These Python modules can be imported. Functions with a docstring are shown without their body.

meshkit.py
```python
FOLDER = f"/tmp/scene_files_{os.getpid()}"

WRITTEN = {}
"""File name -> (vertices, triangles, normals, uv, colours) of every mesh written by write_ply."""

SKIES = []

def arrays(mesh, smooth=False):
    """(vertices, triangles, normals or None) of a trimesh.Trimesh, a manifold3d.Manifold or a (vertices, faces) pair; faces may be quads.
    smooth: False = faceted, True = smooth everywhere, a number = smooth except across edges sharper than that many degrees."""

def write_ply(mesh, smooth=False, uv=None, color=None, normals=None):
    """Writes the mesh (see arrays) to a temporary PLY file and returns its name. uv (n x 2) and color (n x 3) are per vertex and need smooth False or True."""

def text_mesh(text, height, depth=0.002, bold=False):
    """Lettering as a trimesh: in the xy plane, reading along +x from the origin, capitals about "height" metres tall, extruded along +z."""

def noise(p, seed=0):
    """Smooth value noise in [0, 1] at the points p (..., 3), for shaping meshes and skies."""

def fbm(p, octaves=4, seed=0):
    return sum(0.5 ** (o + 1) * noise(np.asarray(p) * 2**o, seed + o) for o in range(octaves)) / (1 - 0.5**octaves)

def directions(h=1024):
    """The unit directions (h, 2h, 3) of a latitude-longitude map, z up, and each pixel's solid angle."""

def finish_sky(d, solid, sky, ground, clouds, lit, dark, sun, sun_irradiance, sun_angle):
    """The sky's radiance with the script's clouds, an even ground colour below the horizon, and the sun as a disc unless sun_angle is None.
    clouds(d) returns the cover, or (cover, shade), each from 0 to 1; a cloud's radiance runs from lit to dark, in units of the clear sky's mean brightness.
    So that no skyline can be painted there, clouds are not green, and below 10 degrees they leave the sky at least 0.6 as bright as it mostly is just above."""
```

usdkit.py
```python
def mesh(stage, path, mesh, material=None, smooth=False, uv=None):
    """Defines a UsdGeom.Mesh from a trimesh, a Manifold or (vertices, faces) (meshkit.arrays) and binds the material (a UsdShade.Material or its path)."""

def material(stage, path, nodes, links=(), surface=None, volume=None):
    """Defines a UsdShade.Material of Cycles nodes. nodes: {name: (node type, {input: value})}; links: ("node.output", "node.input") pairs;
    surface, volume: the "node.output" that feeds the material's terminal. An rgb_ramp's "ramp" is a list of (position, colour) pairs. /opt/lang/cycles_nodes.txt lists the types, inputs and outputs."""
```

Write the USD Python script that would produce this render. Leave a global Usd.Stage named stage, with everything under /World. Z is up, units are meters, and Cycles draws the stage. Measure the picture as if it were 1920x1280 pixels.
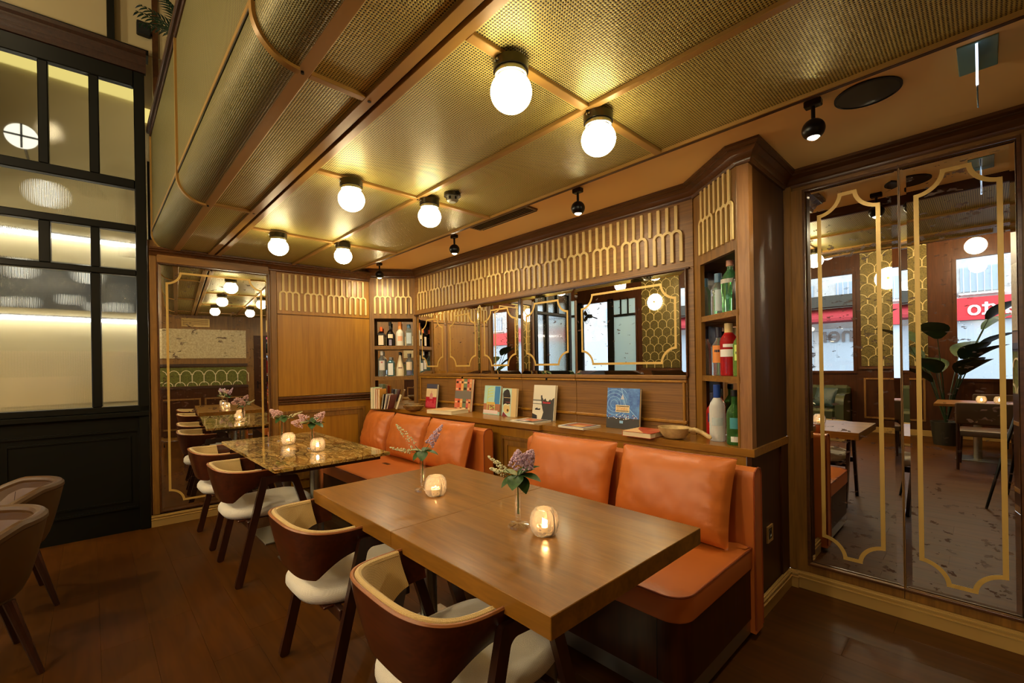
import math, random
import numpy as np
import trimesh, shapely, usdkit, meshkit
from shapely.geometry import Polygon, LineString, Point, box as sbox, MultiPolygon
from shapely.ops import unary_union
from scipy.spatial import ConvexHull
from pxr import Usd, UsdGeom, UsdLux, UsdShade, Gf, Sdf

stage = Usd.Stage.CreateInMemory()
UsdGeom.SetStageUpAxis(stage, UsdGeom.Tokens.z)
UsdGeom.SetStageMetersPerUnit(stage, 1.0)
UsdGeom.Xform.Define(stage, '/World')
rnd = random.Random(7)
rng = np.random.default_rng(11)

# ------------------------------------------------------------------ camera, sky, exposure
F_PX, YAW, ROLL, CYP = 839.34, 2.3863, -0.0165, 682.85
EYE = np.array([0.0, 0.0, 1.36])
EXPOSURE = 2.15
GLOBE_POWER = 6.5
PENDANT_POWER = 40.0
SKY_POWER = 0.42
_f = np.array([math.cos(YAW), math.sin(YAW), 0.0])
_r = np.array([math.sin(YAW), -math.cos(YAW), 0.0])
_u = np.array([0.0, 0.0, 1.0])
_r2 = math.cos(ROLL) * _r + math.sin(ROLL) * _u
_u2 = -math.sin(ROLL) * _r + math.cos(ROLL) * _u
cam = UsdGeom.Camera.Define(stage, '/World/camera')
mt = Gf.Matrix4d(*[float(x) for x in (*_r2, 0, *_u2, 0, *(-_f), 0, *EYE, 1)])
cam.AddTransformOp().Set(mt)
cam.CreateHorizontalApertureAttr(36.0)
cam.CreateVerticalApertureAttr(24.0)
cam.CreateFocalLengthAttr(36.0 * F_PX / 1920.0)
cam.CreateVerticalApertureOffsetAttr((CYP - 640.0) / 1920.0 * 36.0)
cam.CreateClippingRangeAttr(Gf.Vec2f(0.02, 200))
cam.CreateExposureAttr(EXPOSURE)
dome = UsdLux.DomeLight.Define(stage, '/World/sky')
dome.CreateIntensityAttr(SKY_POWER)
dome.CreateColorAttr(Gf.Vec3f(0.80, 0.90, 1.0))

# ------------------------------------------------------------------ materials
MATS = {}
LK = '/World/Looks/'
UsdGeom.Scope.Define(stage, '/World/Looks')

def lin(r, g, b):
    f = lambda c: (c / 255 / 12.92) if c / 255 <= 0.04045 else ((c / 255 + 0.055) / 1.055) ** 2.4
    return (f(r), f(g), f(b))

def plain(name, col, rough=0.5, metallic=0.0, **kw):
    if name in MATS: return MATS[name]
    MATS[name] = usdkit.material(stage, LK + name, {'p': ('principled_bsdf', {'base_color': col, 'roughness': rough, 'metallic': metallic, **kw})}, surface='p.BSDF')
    return MATS[name]

def emit(name, col, strength):
    if name in MATS: return MATS[name]
    MATS[name] = usdkit.material(stage, LK + name, {'e': ('emission', {'color': col, 'strength': strength})}, surface='e.emission')
    return MATS[name]

def grain(name, c1, c2, scale=(2.0, 30.0, 30.0), rough=0.4, bump=0.15, coat=0.0, spec=0.5, big=0.35, rot=(0, 0, 0)):
    """wood: noise stretched along the axis with the smallest scale"""
    if name in MATS: return MATS[name]
    mid = tuple((a + b) / 2 for a, b in zip(c1, c2))
    n = {'tc': ('texture_coordinate', {}), 'mp': ('mapping', {'scale': scale, 'rotation': rot}),
         'n1': ('noise_texture', {'scale': 2.2, 'detail': 6.0, 'roughness': 0.62, 'distortion': 0.6}),
         'n2': ('noise_texture', {'scale': 0.55, 'detail': 3.0, 'roughness': 0.5, 'distortion': 1.5}),
         'm': ('mix_float', {'fac': big}),
         'r': ('rgb_ramp', {'ramp': [(0.25, c1), (0.5, mid), (0.75, c2)]}),
         'b': ('bump', {'strength': bump, 'distance': 0.002}),
         'p': ('principled_bsdf', {'roughness': rough, 'coat_weight': coat, 'coat_roughness': 0.12, 'specular_ior_level': spec})}
    l = [('tc.object', 'mp.vector'), ('mp.vector', 'n1.vector'), ('mp.vector', 'n2.vector'), ('n1.fac', 'm.a'), ('n2.fac', 'm.b'), ('m.result', 'r.fac'),
         ('r.color', 'p.base_color'), ('n1.fac', 'b.height'), ('b.normal', 'p.normal')]
    MATS[name] = usdkit.material(stage, LK + name, n, l, surface='p.BSDF')
    return MATS[name]

WC1, WC2 = lin(84, 53, 13), lin(148, 102, 36)
W_V = grain('oak_vertical', WC1, WC2, (26, 26, 1.6), 0.42)
W_H = grain('oak_horizontal', WC1, WC2, (1.6, 26, 26), 0.42)
W_Y = grain('oak_cross', WC1, WC2, (26, 1.6, 26), 0.42)
W_RIB = grain('oak_ribbed_veneer', lin(84, 53, 18), lin(152, 106, 48), (1.2, 20, 60), 0.45, 0.3)
W_PAN = grain('oak_panel', lin(124, 80, 12), lin(172, 120, 30), (14, 14, 0.8), 0.36, 0.06)
W_DK = grain('dark_stained_wood', lin(40, 18, 4), lin(76, 38, 11), (22, 22, 1.6), 0.4, spec=0.22)
W_SHADE = grain('dark_column_wood', lin(42, 23, 5), lin(84, 49, 13), (22, 22, 1.6), 0.42, spec=0.3)  # column oak with the shade on its side put into the colour
W_DKH = grain('dark_stained_wood_long', lin(32, 15, 4), lin(70, 38, 14), (1.6, 22, 22), 0.4)
W_CORN = grain('cornice_wood', lin(48, 25, 8), lin(98, 58, 24), (1.6, 20, 20), 0.3)
W_TAB = grain('table_oak', lin(100, 64, 15), lin(156, 105, 36), (1.5, 15, 15), 0.28, 0.2, 0.1)
W_CTR = grain('counter_oak', lin(112, 72, 14), lin(164, 112, 34), (1.3, 20, 20), 0.28, 0.1, 0.2)
W_CH = grain('chair_walnut', lin(44, 17, 6), lin(88, 40, 18), (3, 26, 26), 0.3, 0.06, 0.3)
W_CHL = grain('chair_leg_walnut', lin(30, 13, 7), lin(64, 32, 18), (20, 20, 2), 0.3, 0.06, 0.3)
W_CHE = plain('chair_ply_edge', lin(150, 92, 48), 0.4)
FL = [grain('floor_oak_%s' % n, lin(*a), lin(*b), (0.9, 11, 11), 0.5, 0.08, 0.0, 0.14) for n, a, b in
      (('umber', (54, 28, 2), (84, 48, 5)), ('chestnut', (56, 29, 2), (86, 49, 5)), ('tobacco', (53, 28, 2), (83, 47, 5)), ('russet', (55, 28, 2), (85, 47, 5)))]
BLACK = plain('black_lacquer', lin(15, 15, 10), 0.36, specular_ior_level=0.25)
BLKMET = plain('black_metal', lin(14, 13, 12), 0.3, 0.4)
GUN = plain('gunmetal', lin(70, 64, 52), 0.25, 0.9)
CHAR = plain('charcoal_paint', lin(42, 40, 30), 0.4)
GOLD = plain('pale_gold_lacquer', lin(206, 178, 112), 0.55, 0.0)
GOLDL = plain('etched_gold', lin(196, 160, 84), 0.38, 0.2)
BRASS = plain('satin_brass', lin(186, 150, 84), 0.32, 0.3)
BEAM = plain('bronze_bar', lin(162, 122, 58), 0.36, 0.15)
BEAMD = plain('dark_bronze_bar', lin(70, 40, 16), 0.4, 0.3)
STEEL = plain('brushed_steel', lin(178, 178, 170), 0.28, 1.0)
SOFF = plain('ochre_plaster', lin(244, 208, 136), 0.7)
BEIGE = plain('beige_plaster', lin(196, 180, 140), 0.8)
GREYW = plain('grey_plaster', lin(120, 116, 104), 0.8)
CREAMP = plain('cream_paint', lin(214, 198, 160), 0.7)
TRIMG = plain('dull_gold_trim', lin(176, 156, 100), 0.45)
WHITE = plain('white_paint', lin(228, 228, 222), 0.6)
PAPER = plain('paper_pages', lin(226, 212, 176), 0.8)
GLASS = plain('clear_glass', (0.97, 0.98, 0.97), 0.02, 0.0, transmission_weight=1.0, ior=1.45)
GLASSR = plain('fluted_glass', (0.93, 0.95, 0.93), 0.06, 0.0, transmission_weight=1.0, ior=1.3)
LEATH_C = lin(188, 102, 38)

def leather(name, col, rough=0.42):
    n = {'tc': ('texture_coordinate', {}), 'v': ('voronoi_texture', {'scale': 420.0}), 'n': ('noise_texture', {'scale': 7.0, 'detail': 3.0}),
         'b': ('bump', {'strength': 0.12, 'distance': 0.001}), 'b2': ('bump', {'strength': 0.12, 'distance': 0.02}), 'p': ('principled_bsdf', {'base_color': col, 'roughness': rough})}
    MATS[name] = usdkit.material(stage, LK + name, n, [('tc.object', 'v.vector'), ('tc.object', 'n.vector'), ('n.fac', 'b2.height'), ('v.distance', 'b.height'), ('b2.normal', 'b.normal'), ('b.normal', 'p.normal')], surface='p.BSDF')
    return MATS[name]
# (voronoi distance is an output of this build's node; checked at run time below)

def fabric(name, col, col2):
    n = {'tc': ('texture_coordinate', {}), 'mp': ('mapping', {'scale': (330.0, 330.0, 330.0)}), 'c': ('checker_texture', {'scale': 1.0, 'color1': col, 'color2': col2}),
         'w': ('noise_texture', {'scale': 420.0, 'detail': 1.0}), 'b': ('bump', {'strength': 0.5, 'distance': 0.002}), 'p': ('principled_bsdf', {'roughness': 0.9, 'sheen_weight': 0.2})}
    MATS[name] = usdkit.material(stage, LK + name, n, [('tc.object', 'mp.vector'), ('mp.vector', 'c.vector'), ('tc.object', 'w.vector'), ('c.color', 'p.base_color'), ('w.fac', 'b.height'), ('b.normal', 'p.normal')], surface='p.BSDF')
    return MATS[name]
LEATHER = leather('tan_orange_leather', LEATH_C)
LEATHP = plain('leather_piping', lin(138, 62, 24), 0.45)
LEATHB = leather('cognac_leather', lin(72, 46, 11), 0.45)
LEATHI = leather('taupe_leather', lin(104, 84, 72), 0.42)
GRNLEA = leather('green_leather', lin(52, 58, 34), 0.4)
FABR = fabric('cream_weave', lin(206, 178, 122), lin(186, 156, 100))
FABS = fabric('ivory_weave', lin(226, 222, 212), lin(208, 203, 192))

def perforated(name, col, hole, pitch=0.021):
    """sheet metal with a regular grid of dimples too small to model one by one"""
    k = 2 * math.pi / pitch
    n = {'tc': ('texture_coordinate', {}), 'sx': ('separate_xyz', {}),
         'ax': ('math', {'math_type': 'multiply', 'value2': k}), 'ay': ('math', {'math_type': 'multiply', 'value2': k}), 'az': ('math', {'math_type': 'multiply', 'value2': k}),
         's1': ('math', {'math_type': 'add'}), 's2': ('math', {'math_type': 'subtract'}), 'yz': ('math', {'math_type': 'subtract'}),
         'c1': ('math', {'math_type': 'cosine'}), 'c2': ('math', {'math_type': 'cosine'}), 'm': ('math', {'math_type': 'multiply'}),
         'r': ('map_range', {'from_min': -0.1, 'from_max': 0.55, 'to_min': 0.0, 'to_max': 1.0, 'clamp': True}),
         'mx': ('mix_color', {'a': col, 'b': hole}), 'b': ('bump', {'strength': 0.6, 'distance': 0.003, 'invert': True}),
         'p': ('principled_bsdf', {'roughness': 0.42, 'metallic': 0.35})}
    l = [('tc.object', 'sx.vector'), ('sx.y', 'yz.value1'), ('sx.z', 'yz.value2'), ('sx.x', 'ax.value1'), ('yz.value', 'ay.value1'),
         ('ax.value', 's1.value1'), ('ay.value', 's1.value2'), ('ax.value', 's2.value1'), ('ay.value', 's2.value2'),
         ('s1.value', 'c1.value1'), ('s2.value', 'c2.value1'), ('c1.value', 'm.value1'), ('c2.value', 'm.value2'), ('m.value', 'r.value'),
         ('r.result', 'mx.fac'), ('mx.result', 'p.base_color'), ('r.result', 'b.height'), ('b.normal', 'p.normal')]
    del n['az']
    MATS[name] = usdkit.material(stage, LK + name, n, l, surface='p.BSDF')
    return MATS[name]
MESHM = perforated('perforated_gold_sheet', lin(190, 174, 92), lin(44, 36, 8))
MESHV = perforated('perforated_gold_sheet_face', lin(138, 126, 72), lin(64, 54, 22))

def mirror(name, spots, tint=(0.86, 0.86, 0.83), stain=lin(70, 38, 14)):
    n = {'tc': ('texture_coordinate', {}), 'mp': ('mapping', {'scale': (19.0, 19.0, 40.0), 'rotation': (0.25, 0.0, 0.0)}), 'n1': ('noise_texture', {'scale': 1.0, 'detail': 3.0, 'roughness': 0.6}),
         'n2': ('noise_texture', {'scale': 3.2, 'detail': 2.0}), 'r1': ('map_range', {'from_min': spots, 'from_max': spots + 0.03, 'clamp': True}),
         'r2': ('map_range', {'from_min': 0.42, 'from_max': 0.55, 'clamp': True}), 'mm': ('math', {'math_type': 'multiply'}), 'mk': ('math', {'math_type': 'multiply', 'value2': 0.85}),
         'd': ('principled_bsdf', {'base_color': stain, 'roughness': 0.5}), 'g': ('principled_bsdf', {'base_color': tint, 'metallic': 1.0, 'roughness': 0.0}),
         'x': ('mix_closure', {})}
    l = [('tc.object', 'mp.vector'), ('mp.vector', 'n1.vector'), ('tc.object', 'n2.vector'), ('n1.fac', 'r1.value'), ('n2.fac', 'r2.value'), ('r1.result', 'mm.value1'), ('r2.result', 'mm.value2'),
         ('mm.value', 'mk.value1'), ('mk.value', 'x.fac'), ('g.BSDF', 'x.closure1'), ('d.BSDF', 'x.closure2')]
    MATS[name] = usdkit.material(stage, LK + name, n, l, surface='x.closure')
    return MATS[name]
MIRA = mirror('antique_mirror', 0.605)
MIRB = mirror('antique_mirror_fine', 0.645)
MIRC = plain('bevel_mirror', (0.88, 0.88, 0.86), 0.0, 1.0)

def window_pane(name, tint=(1, 1, 1)):
    n = {'t': ('transparent_bsdf', {'color': tint}), 'g': ('glossy_bsdf', {'color': (1, 1, 1), 'roughness': 0.0}), 'f': ('fresnel', {'IOR': 1.45}), 'x': ('mix_closure', {})}
    MATS[name] = usdkit.material(stage, LK + name, n, [('f.fac', 'x.fac'), ('t.BSDF', 'x.closure1'), ('g.BSDF', 'x.closure2')], surface='x.closure')
    return MATS[name]
PANE = window_pane('window_pane')
VASEG = usdkit.material(stage, LK + 'thin_vase_glass', {'t': ('transparent_bsdf', {'color': (0.985, 0.985, 0.98)}), 'g': ('glossy_bsdf', {'color': (1, 1, 1), 'roughness': 0.03}), 'f': ('layer_weight', {'blend': 0.35}), 'r': ('map_range', {'from_min': 0.0, 'from_max': 1.0, 'to_min': 0.05, 'to_max': 0.6}), 'x': ('mix_closure', {})}, [('f.facing', 'r.value'), ('r.result', 'x.fac'), ('t.BSDF', 'x.closure1'), ('g.BSDF', 'x.closure2')], surface='x.closure')
ACRY = plain('acrylic_edge', (0.55, 0.8, 0.95), 0.05, 0.0, transmission_weight=0.85, ior=1.45)

FROST = usdkit.material(stage, LK + 'frosted_window', {'t': ('translucent_bsdf', {'color': (0.72, 0.88, 0.9)}), 'd': ('diffuse_bsdf', {'color': (0.7, 0.8, 0.8)}), 'x': ('mix_closure', {'fac': 0.3})}, [('t.BSDF', 'x.closure1'), ('d.BSDF', 'x.closure2')], surface='x.closure')

def marble():
    n = {'tc': ('texture_coordinate', {}), 'mp': ('mapping', {'scale': (1.5, 4.6, 4.6), 'rotation': (0, 0, 0.35)}), 'd': ('noise_texture', {'scale': 2.5, 'detail': 4.0}),
         'ad': ('mix_vector', {'fac': 0.18}), 'n': ('noise_texture', {'scale': 1.7, 'detail': 7.0, 'roughness': 0.65, 'distortion': 1.2}),
         'r': ('rgb_ramp', {'ramp': [(0.25, lin(84, 48, 14)), (0.40, lin(150, 108, 44)), (0.48, lin(134, 114, 56)), (0.56, lin(186, 146, 76)), (0.72, lin(214, 192, 136))]}),
         'v': ('voronoi_texture', {'scale': 3.4, 'feature': 'distance_to_edge'}), 'rv': ('map_range', {'from_min': 0.0, 'from_max': 0.055, 'to_min': 1.0, 'to_max': 0.0, 'clamp': True}),
         'v2': ('voronoi_texture', {'scale': 7.5, 'feature': 'distance_to_edge'}), 'rv2': ('map_range', {'from_min': 0.0, 'from_max': 0.05, 'to_min': 0.8, 'to_max': 0.0, 'clamp': True}),
         'mx': ('mix_color', {'b': lin(74, 30, 6)}), 'mx2': ('mix_color', {'b': lin(214, 184, 122)}), 'p': ('principled_bsdf', {'roughness': 0.08, 'coat_weight': 0.4, 'coat_roughness': 0.02})}
    l = [('tc.object', 'mp.vector'), ('mp.vector', 'd.vector'), ('mp.vector', 'ad.a'), ('d.color', 'ad.b'), ('ad.result', 'n.vector'), ('ad.result', 'v.vector'), ('ad.result', 'v2.vector'),
         ('n.fac', 'r.fac'), ('v.distance', 'rv.value'), ('v2.distance', 'rv2.value'), ('r.color', 'mx2.a'), ('rv2.result', 'mx2.fac'), ('mx2.result', 'mx.a'), ('rv.result', 'mx.fac'), ('mx.result', 'p.base_color')]
    MATS['rainforest_marble'] = usdkit.material(stage, LK + 'rainforest_marble', n, l, surface='p.BSDF')
    return MATS['rainforest_marble']
MARB = marble()

def mottled(name, a, b, scale=12.0, rough=0.6, bump=0.4, metallic=0.0):
    n = {'tc': ('texture_coordinate', {}), 'n': ('noise_texture', {'scale': scale, 'detail': 5.0, 'roughness': 0.65}), 'r': ('rgb_ramp', {'ramp': [(0.3, a), (0.7, b)]}),
         'b': ('bump', {'strength': bump, 'distance': 0.006}), 'p': ('principled_bsdf', {'roughness': rough, 'metallic': metallic})}
    MATS[name] = usdkit.material(stage, LK + name, n, [('tc.object', 'n.vector'), ('n.fac', 'r.fac'), ('r.color', 'p.base_color'), ('n.fac', 'b.height'), ('b.normal', 'p.normal')], surface='p.BSDF')
    return MATS[name]
GILT = mottled('hammered_gilt', lin(64, 54, 18), lin(112, 96, 44), 45.0, 0.35, 0.8, 0.4)
GREENV = mottled('green_velvet', lin(74, 76, 20), lin(112, 112, 40), 30.0, 0.8)
WALLM = mottled('antique_panel', lin(160, 140, 96), lin(206, 190, 150), 30.0, 0.35)
LEAF = mottled('leaf_green', lin(32, 62, 26), lin(72, 108, 52), 40.0, 0.45, 0.2)
LEAFP = mottled('leaf_pale', lin(120, 132, 78), lin(168, 172, 118), 40.0, 0.5, 0.2)
LEAFD = mottled('leaf_dark', lin(18, 36, 20), lin(42, 66, 34), 14.0, 0.4, 0.2)
LILAC = mottled('lilac_petals', lin(186, 150, 186), lin(222, 196, 212), 90.0, 0.7)
PINK = mottled('pink_petals', lin(206, 158, 160), lin(232, 196, 192), 90.0, 0.7)
IVORY = mottled('ivory_petals', lin(200, 196, 150), lin(232, 228, 196), 90.0, 0.7)
BOWLW = mottled('carved_wood', lin(150, 120, 68), lin(208, 178, 120), 16.0, 0.5, 0.4)
BOWLT = mottled('tortoise_shell_wood', lin(50, 32, 16), lin(150, 116, 62), 12.0, 0.3, 0.2)
STUCCO = mottled('street_stucco', lin(158, 158, 156), lin(184, 184, 182), 3.0, 0.9)
ASPH = mottled('street_asphalt', lin(110, 112, 116), lin(140, 142, 146), 6.0, 0.9)
CRYST = plain('pressed_crystal', (0.99, 0.96, 0.92), 0.06, 0.0, transmission_weight=0.85, ior=1.4)
GLOBEM = emit('opal_globe_glow', (1.0, 0.83, 0.50), GLOBE_POWER)
PENDM = emit('opal_pendant_glow', (1.0, 0.84, 0.54), PENDANT_POWER)
PENDHM = emit('opal_high_pendant_glow', (1.0, 0.80, 0.46), PENDANT_POWER * 0.16)  # for the high pendants that stay out of view
SPOTM = emit('spot_lens_glow', (1.0, 0.84, 0.54), 400.0)
FLAME = emit('candle_flame_glow', (1.0, 0.55, 0.2), 40.0)
LEDY = emit('yellow_led_glow', (1.0, 0.80, 0.24), 0.2)
BLOBM = emit('soft_globe_glow', (1.0, 0.92, 0.72), 0.30)
LEDW = emit('white_tube_glow', (1.0, 0.93, 0.78), 3.4)
SCONM = emit('sconce_disc_glow', (1.0, 0.80, 0.48), 2.5)

# ------------------------------------------------------------------ helpers
TAKEN = {}
def numbered(parent, name):
    k = (parent, name); n = TAKEN.get(k, 0); TAKEN[k] = n + 1
    return name if n == 0 else '%s_%03d' % (name, n)

def _path(p):
    return '/World' if p is None else (str(p.GetPath()) if hasattr(p, 'GetPath') else str(p))

def obj(name, mesh, mat, parent=None, smooth=30):
    pp = _path(parent)
    if isinstance(mesh, (list, tuple)) and len(mesh) and isinstance(mesh[0], trimesh.Trimesh): mesh = trimesh.util.concatenate(list(mesh))
    m = usdkit.mesh(stage, pp + '/' + numbered(pp, name), mesh, mat, smooth)
    return m.GetPrim()

def tag(o, label=None, cat=None, group=None, kind=None):
    for k, v in (('label', label), ('category', cat), ('group', group), ('kind', kind)):
        if v: o.SetCustomDataByKey(k, v)
    return o

def thing(name, label, cat, loc=(0, 0, 0), rotz=0.0, group=None, kind=None):
    x = UsdGeom.Xform.Define(stage, '/World/' + numbered('/World', name))
    x.AddTranslateOp().Set(Gf.Vec3d(*map(float, loc))); x.AddRotateZOp().Set(float(math.degrees(rotz)))
    return tag(x.GetPrim(), label, cat, group, kind)

def base_name(p):
    n = p.GetName()
    return n[:-4] if len(n) > 4 and n[-4] == '_' and n[-3:].isdigit() else n

def dup(root, loc, rotz, label, group=None):
    was = root.GetCustomData()
    r = thing(base_name(root), label, was.get('category'), loc, rotz, group or was.get('group'))
    r.GetReferences().AddInternalReference(root.GetPath()); r.SetInstanceable(True)
    return r

def group_part(name, parent):
    pp = _path(parent)
    return UsdGeom.Xform.Define(stage, pp + '/' + numbered(pp, name)).GetPrim()

def box(x0, x1, y0, y1, z0, z1):
    b = trimesh.creation.box((x1 - x0, y1 - y0, z1 - z0)); b.apply_translation(((x0 + x1) / 2, (y0 + y1) / 2, (z0 + z1) / 2)); return b

def hull(pts):
    h = trimesh.convex.convex_hull(np.asarray(pts, float)); return h

def cbox(x0, x1, y0, y1, z0, z1, c=0.004):
    c = min(c, (x1 - x0) / 2.2, (y1 - y0) / 2.2, (z1 - z0) / 2.2)
    P = []
    for X, sx in ((x0, 1), (x1, -1)):
        for Y, sy in ((y0, 1), (y1, -1)):
            for Z, sz in ((z0, 1), (z1, -1)):
                P += [(X, Y + sy * c, Z + sz * c), (X + sx * c, Y, Z + sz * c), (X + sx * c, Y + sy * c, Z)]
    return hull(P)

def extr(poly, t):
    polys = list(poly.geoms) if hasattr(poly, 'geoms') else [poly]
    return trimesh.util.concatenate([trimesh.creation.extrude_polygon(p, t, engine='earcut') for p in polys if p.area > 1e-9])

class Wall:
    """a vertical plane: u along it, z up, w out of it towards the room"""
    def __init__(s, o, d):
        s.o = np.array([o[0], o[1], 0.0]); d = np.array([d[0], d[1], 0.0]); s.d = d / np.linalg.norm(d); s.n = np.array([s.d[1], -s.d[0], 0.0])
    def p(s, u, w=0.0, z=0.0): return s.o + u * s.d + w * s.n + np.array([0, 0, z])
    def mat(s, w0=0.0):
        m = np.eye(4); m[:3, 0] = s.d; m[:3, 1] = (0, 0, 1); m[:3, 2] = s.n; m[:3, 3] = s.o + w0 * s.n; return m
    def place(s, mesh, w0=0.0):
        mesh = mesh.copy(); mesh.apply_transform(s.mat(w0)); return mesh
    def prism(s, poly, w0, w1): return s.place(extr(poly, w1 - w0), w0)
    def box(s, u0, u1, z0, z1, w0, w1, c=0.0):
        b = cbox(u0, u1, z0, z1, 0, w1 - w0, c) if c else box(u0, u1, z0, z1, 0, w1 - w0)
        return s.place(b, w0)

def ring(u0, u1, z0, z1, w): return sbox(u0, z0, u1, z1).difference(sbox(u0 + w, z0 + w, u1 - w, z1 - w))

def sweep_profile(prof, path):
    """profile points (w, z) swept along a polyline of xy points, mitred; w goes to the right of the path"""
    P = np.asarray(path, float); n = len(P); V = []
    D = np.diff(P, axis=0); D /= np.linalg.norm(D, axis=1)[:, None]; N = np.stack([D[:, 1], -D[:, 0]], 1)
    for i in range(n):
        if i == 0: m = N[0]
        elif i == n - 1: m = N[-1]
        else:
            m = N[i - 1] + N[i]; m = m / np.linalg.norm(m); m = m / max(m @ N[i], 0.3)
        for w, z in prof: V.append((P[i, 0] + m[0] * w, P[i, 1] + m[1] * w, z))
    k = len(prof); Fc = []
    for i in range(n - 1):
        for j in range(k):
            a, b = i * k + j, i * k + (j + 1) % k; c, d = a + k, b + k
            Fc += [(a, b, d), (a, d, c)]
    tri = trimesh.creation.triangulate_polygon(Polygon(prof), engine='earcut')
    # caps by ear clipping on the profile's own vertices
    vv, ff = tri
    idx = [int(np.argmin(((np.asarray(prof) - q) ** 2).sum(1))) for q in vv]
    for f in ff:
        Fc.append(tuple(idx[q] for q in f)); Fc.append(tuple((n - 1) * k + idx[q] for q in f[::-1]))
    m = trimesh.Trimesh(np.array(V), np.array(Fc), process=False); m.fix_normals(); return m

def lathe(prof, seg=32, loc=(0, 0, 0)):
    m = trimesh.creation.revolve(np.asarray(prof, float), sections=seg); m.apply_translation(loc); return m

def cyl(r, z0, z1, x=0, y=0, seg=24):
    m = trimesh.creation.cylinder(r, z1 - z0, sections=seg); m.apply_translation((x, y, (z0 + z1) / 2)); return m

def tube(pts, r, seg=8, closed=False):
    P = np.asarray(pts, float); n = len(P); r = np.broadcast_to(np.asarray(r, float), (n,))
    T = np.gradient(P, axis=0) if not closed else np.roll(P, -1, 0) - np.roll(P, 1, 0)
    T /= np.maximum(np.linalg.norm(T, axis=1)[:, None], 1e-9)
    ref = np.array([0, 0, 1.0]) if abs(T[0][2]) < 0.9 else np.array([1.0, 0, 0]); V = []
    a = np.cross(T[0], ref); a /= np.linalg.norm(a)
    for i in range(n):
        a = a - T[i] * (a @ T[i]); a /= np.linalg.norm(a); b = np.cross(T[i], a)
        for k in range(seg):
            t = 2 * math.pi * k / seg; V.append(P[i] + r[i] * (math.cos(t) * a + math.sin(t) * b))
    Fc = []
    for i in range(n if closed else n - 1):
        for k in range(seg):
            q = i * seg + k; q2 = i * seg + (k + 1) % seg; e = ((i + 1) % n) * seg + k; e2 = ((i + 1) % n) * seg + (k + 1) % seg
            Fc += [(q, q2, e2), (q, e2, e)]
    if not closed:
        for i0, fl in ((0, 1), ((n - 1) * seg, 0)):
            for k in range(1, seg - 1): Fc.append((i0, i0 + k + 1, i0 + k) if fl else (i0, i0 + k, i0 + k + 1))
    m = trimesh.Trimesh(np.array(V), np.array(Fc), process=False); m.fix_normals(); return m

def grid_mesh(P):
    """P: (a, b, 3) array of points -> open surface"""
    a, b = P.shape[:2]; V = P.reshape(-1, 3); I = np.arange(a * b).reshape(a, b)
    q = np.stack([I[:-1, :-1], I[1:, :-1], I[1:, 1:], I[:-1, 1:]], -1).reshape(-1, 4)
    return trimesh.Trimesh(V, np.vstack([q[:, [0, 1, 2]], q[:, [0, 2, 3]]]), process=False)

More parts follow.
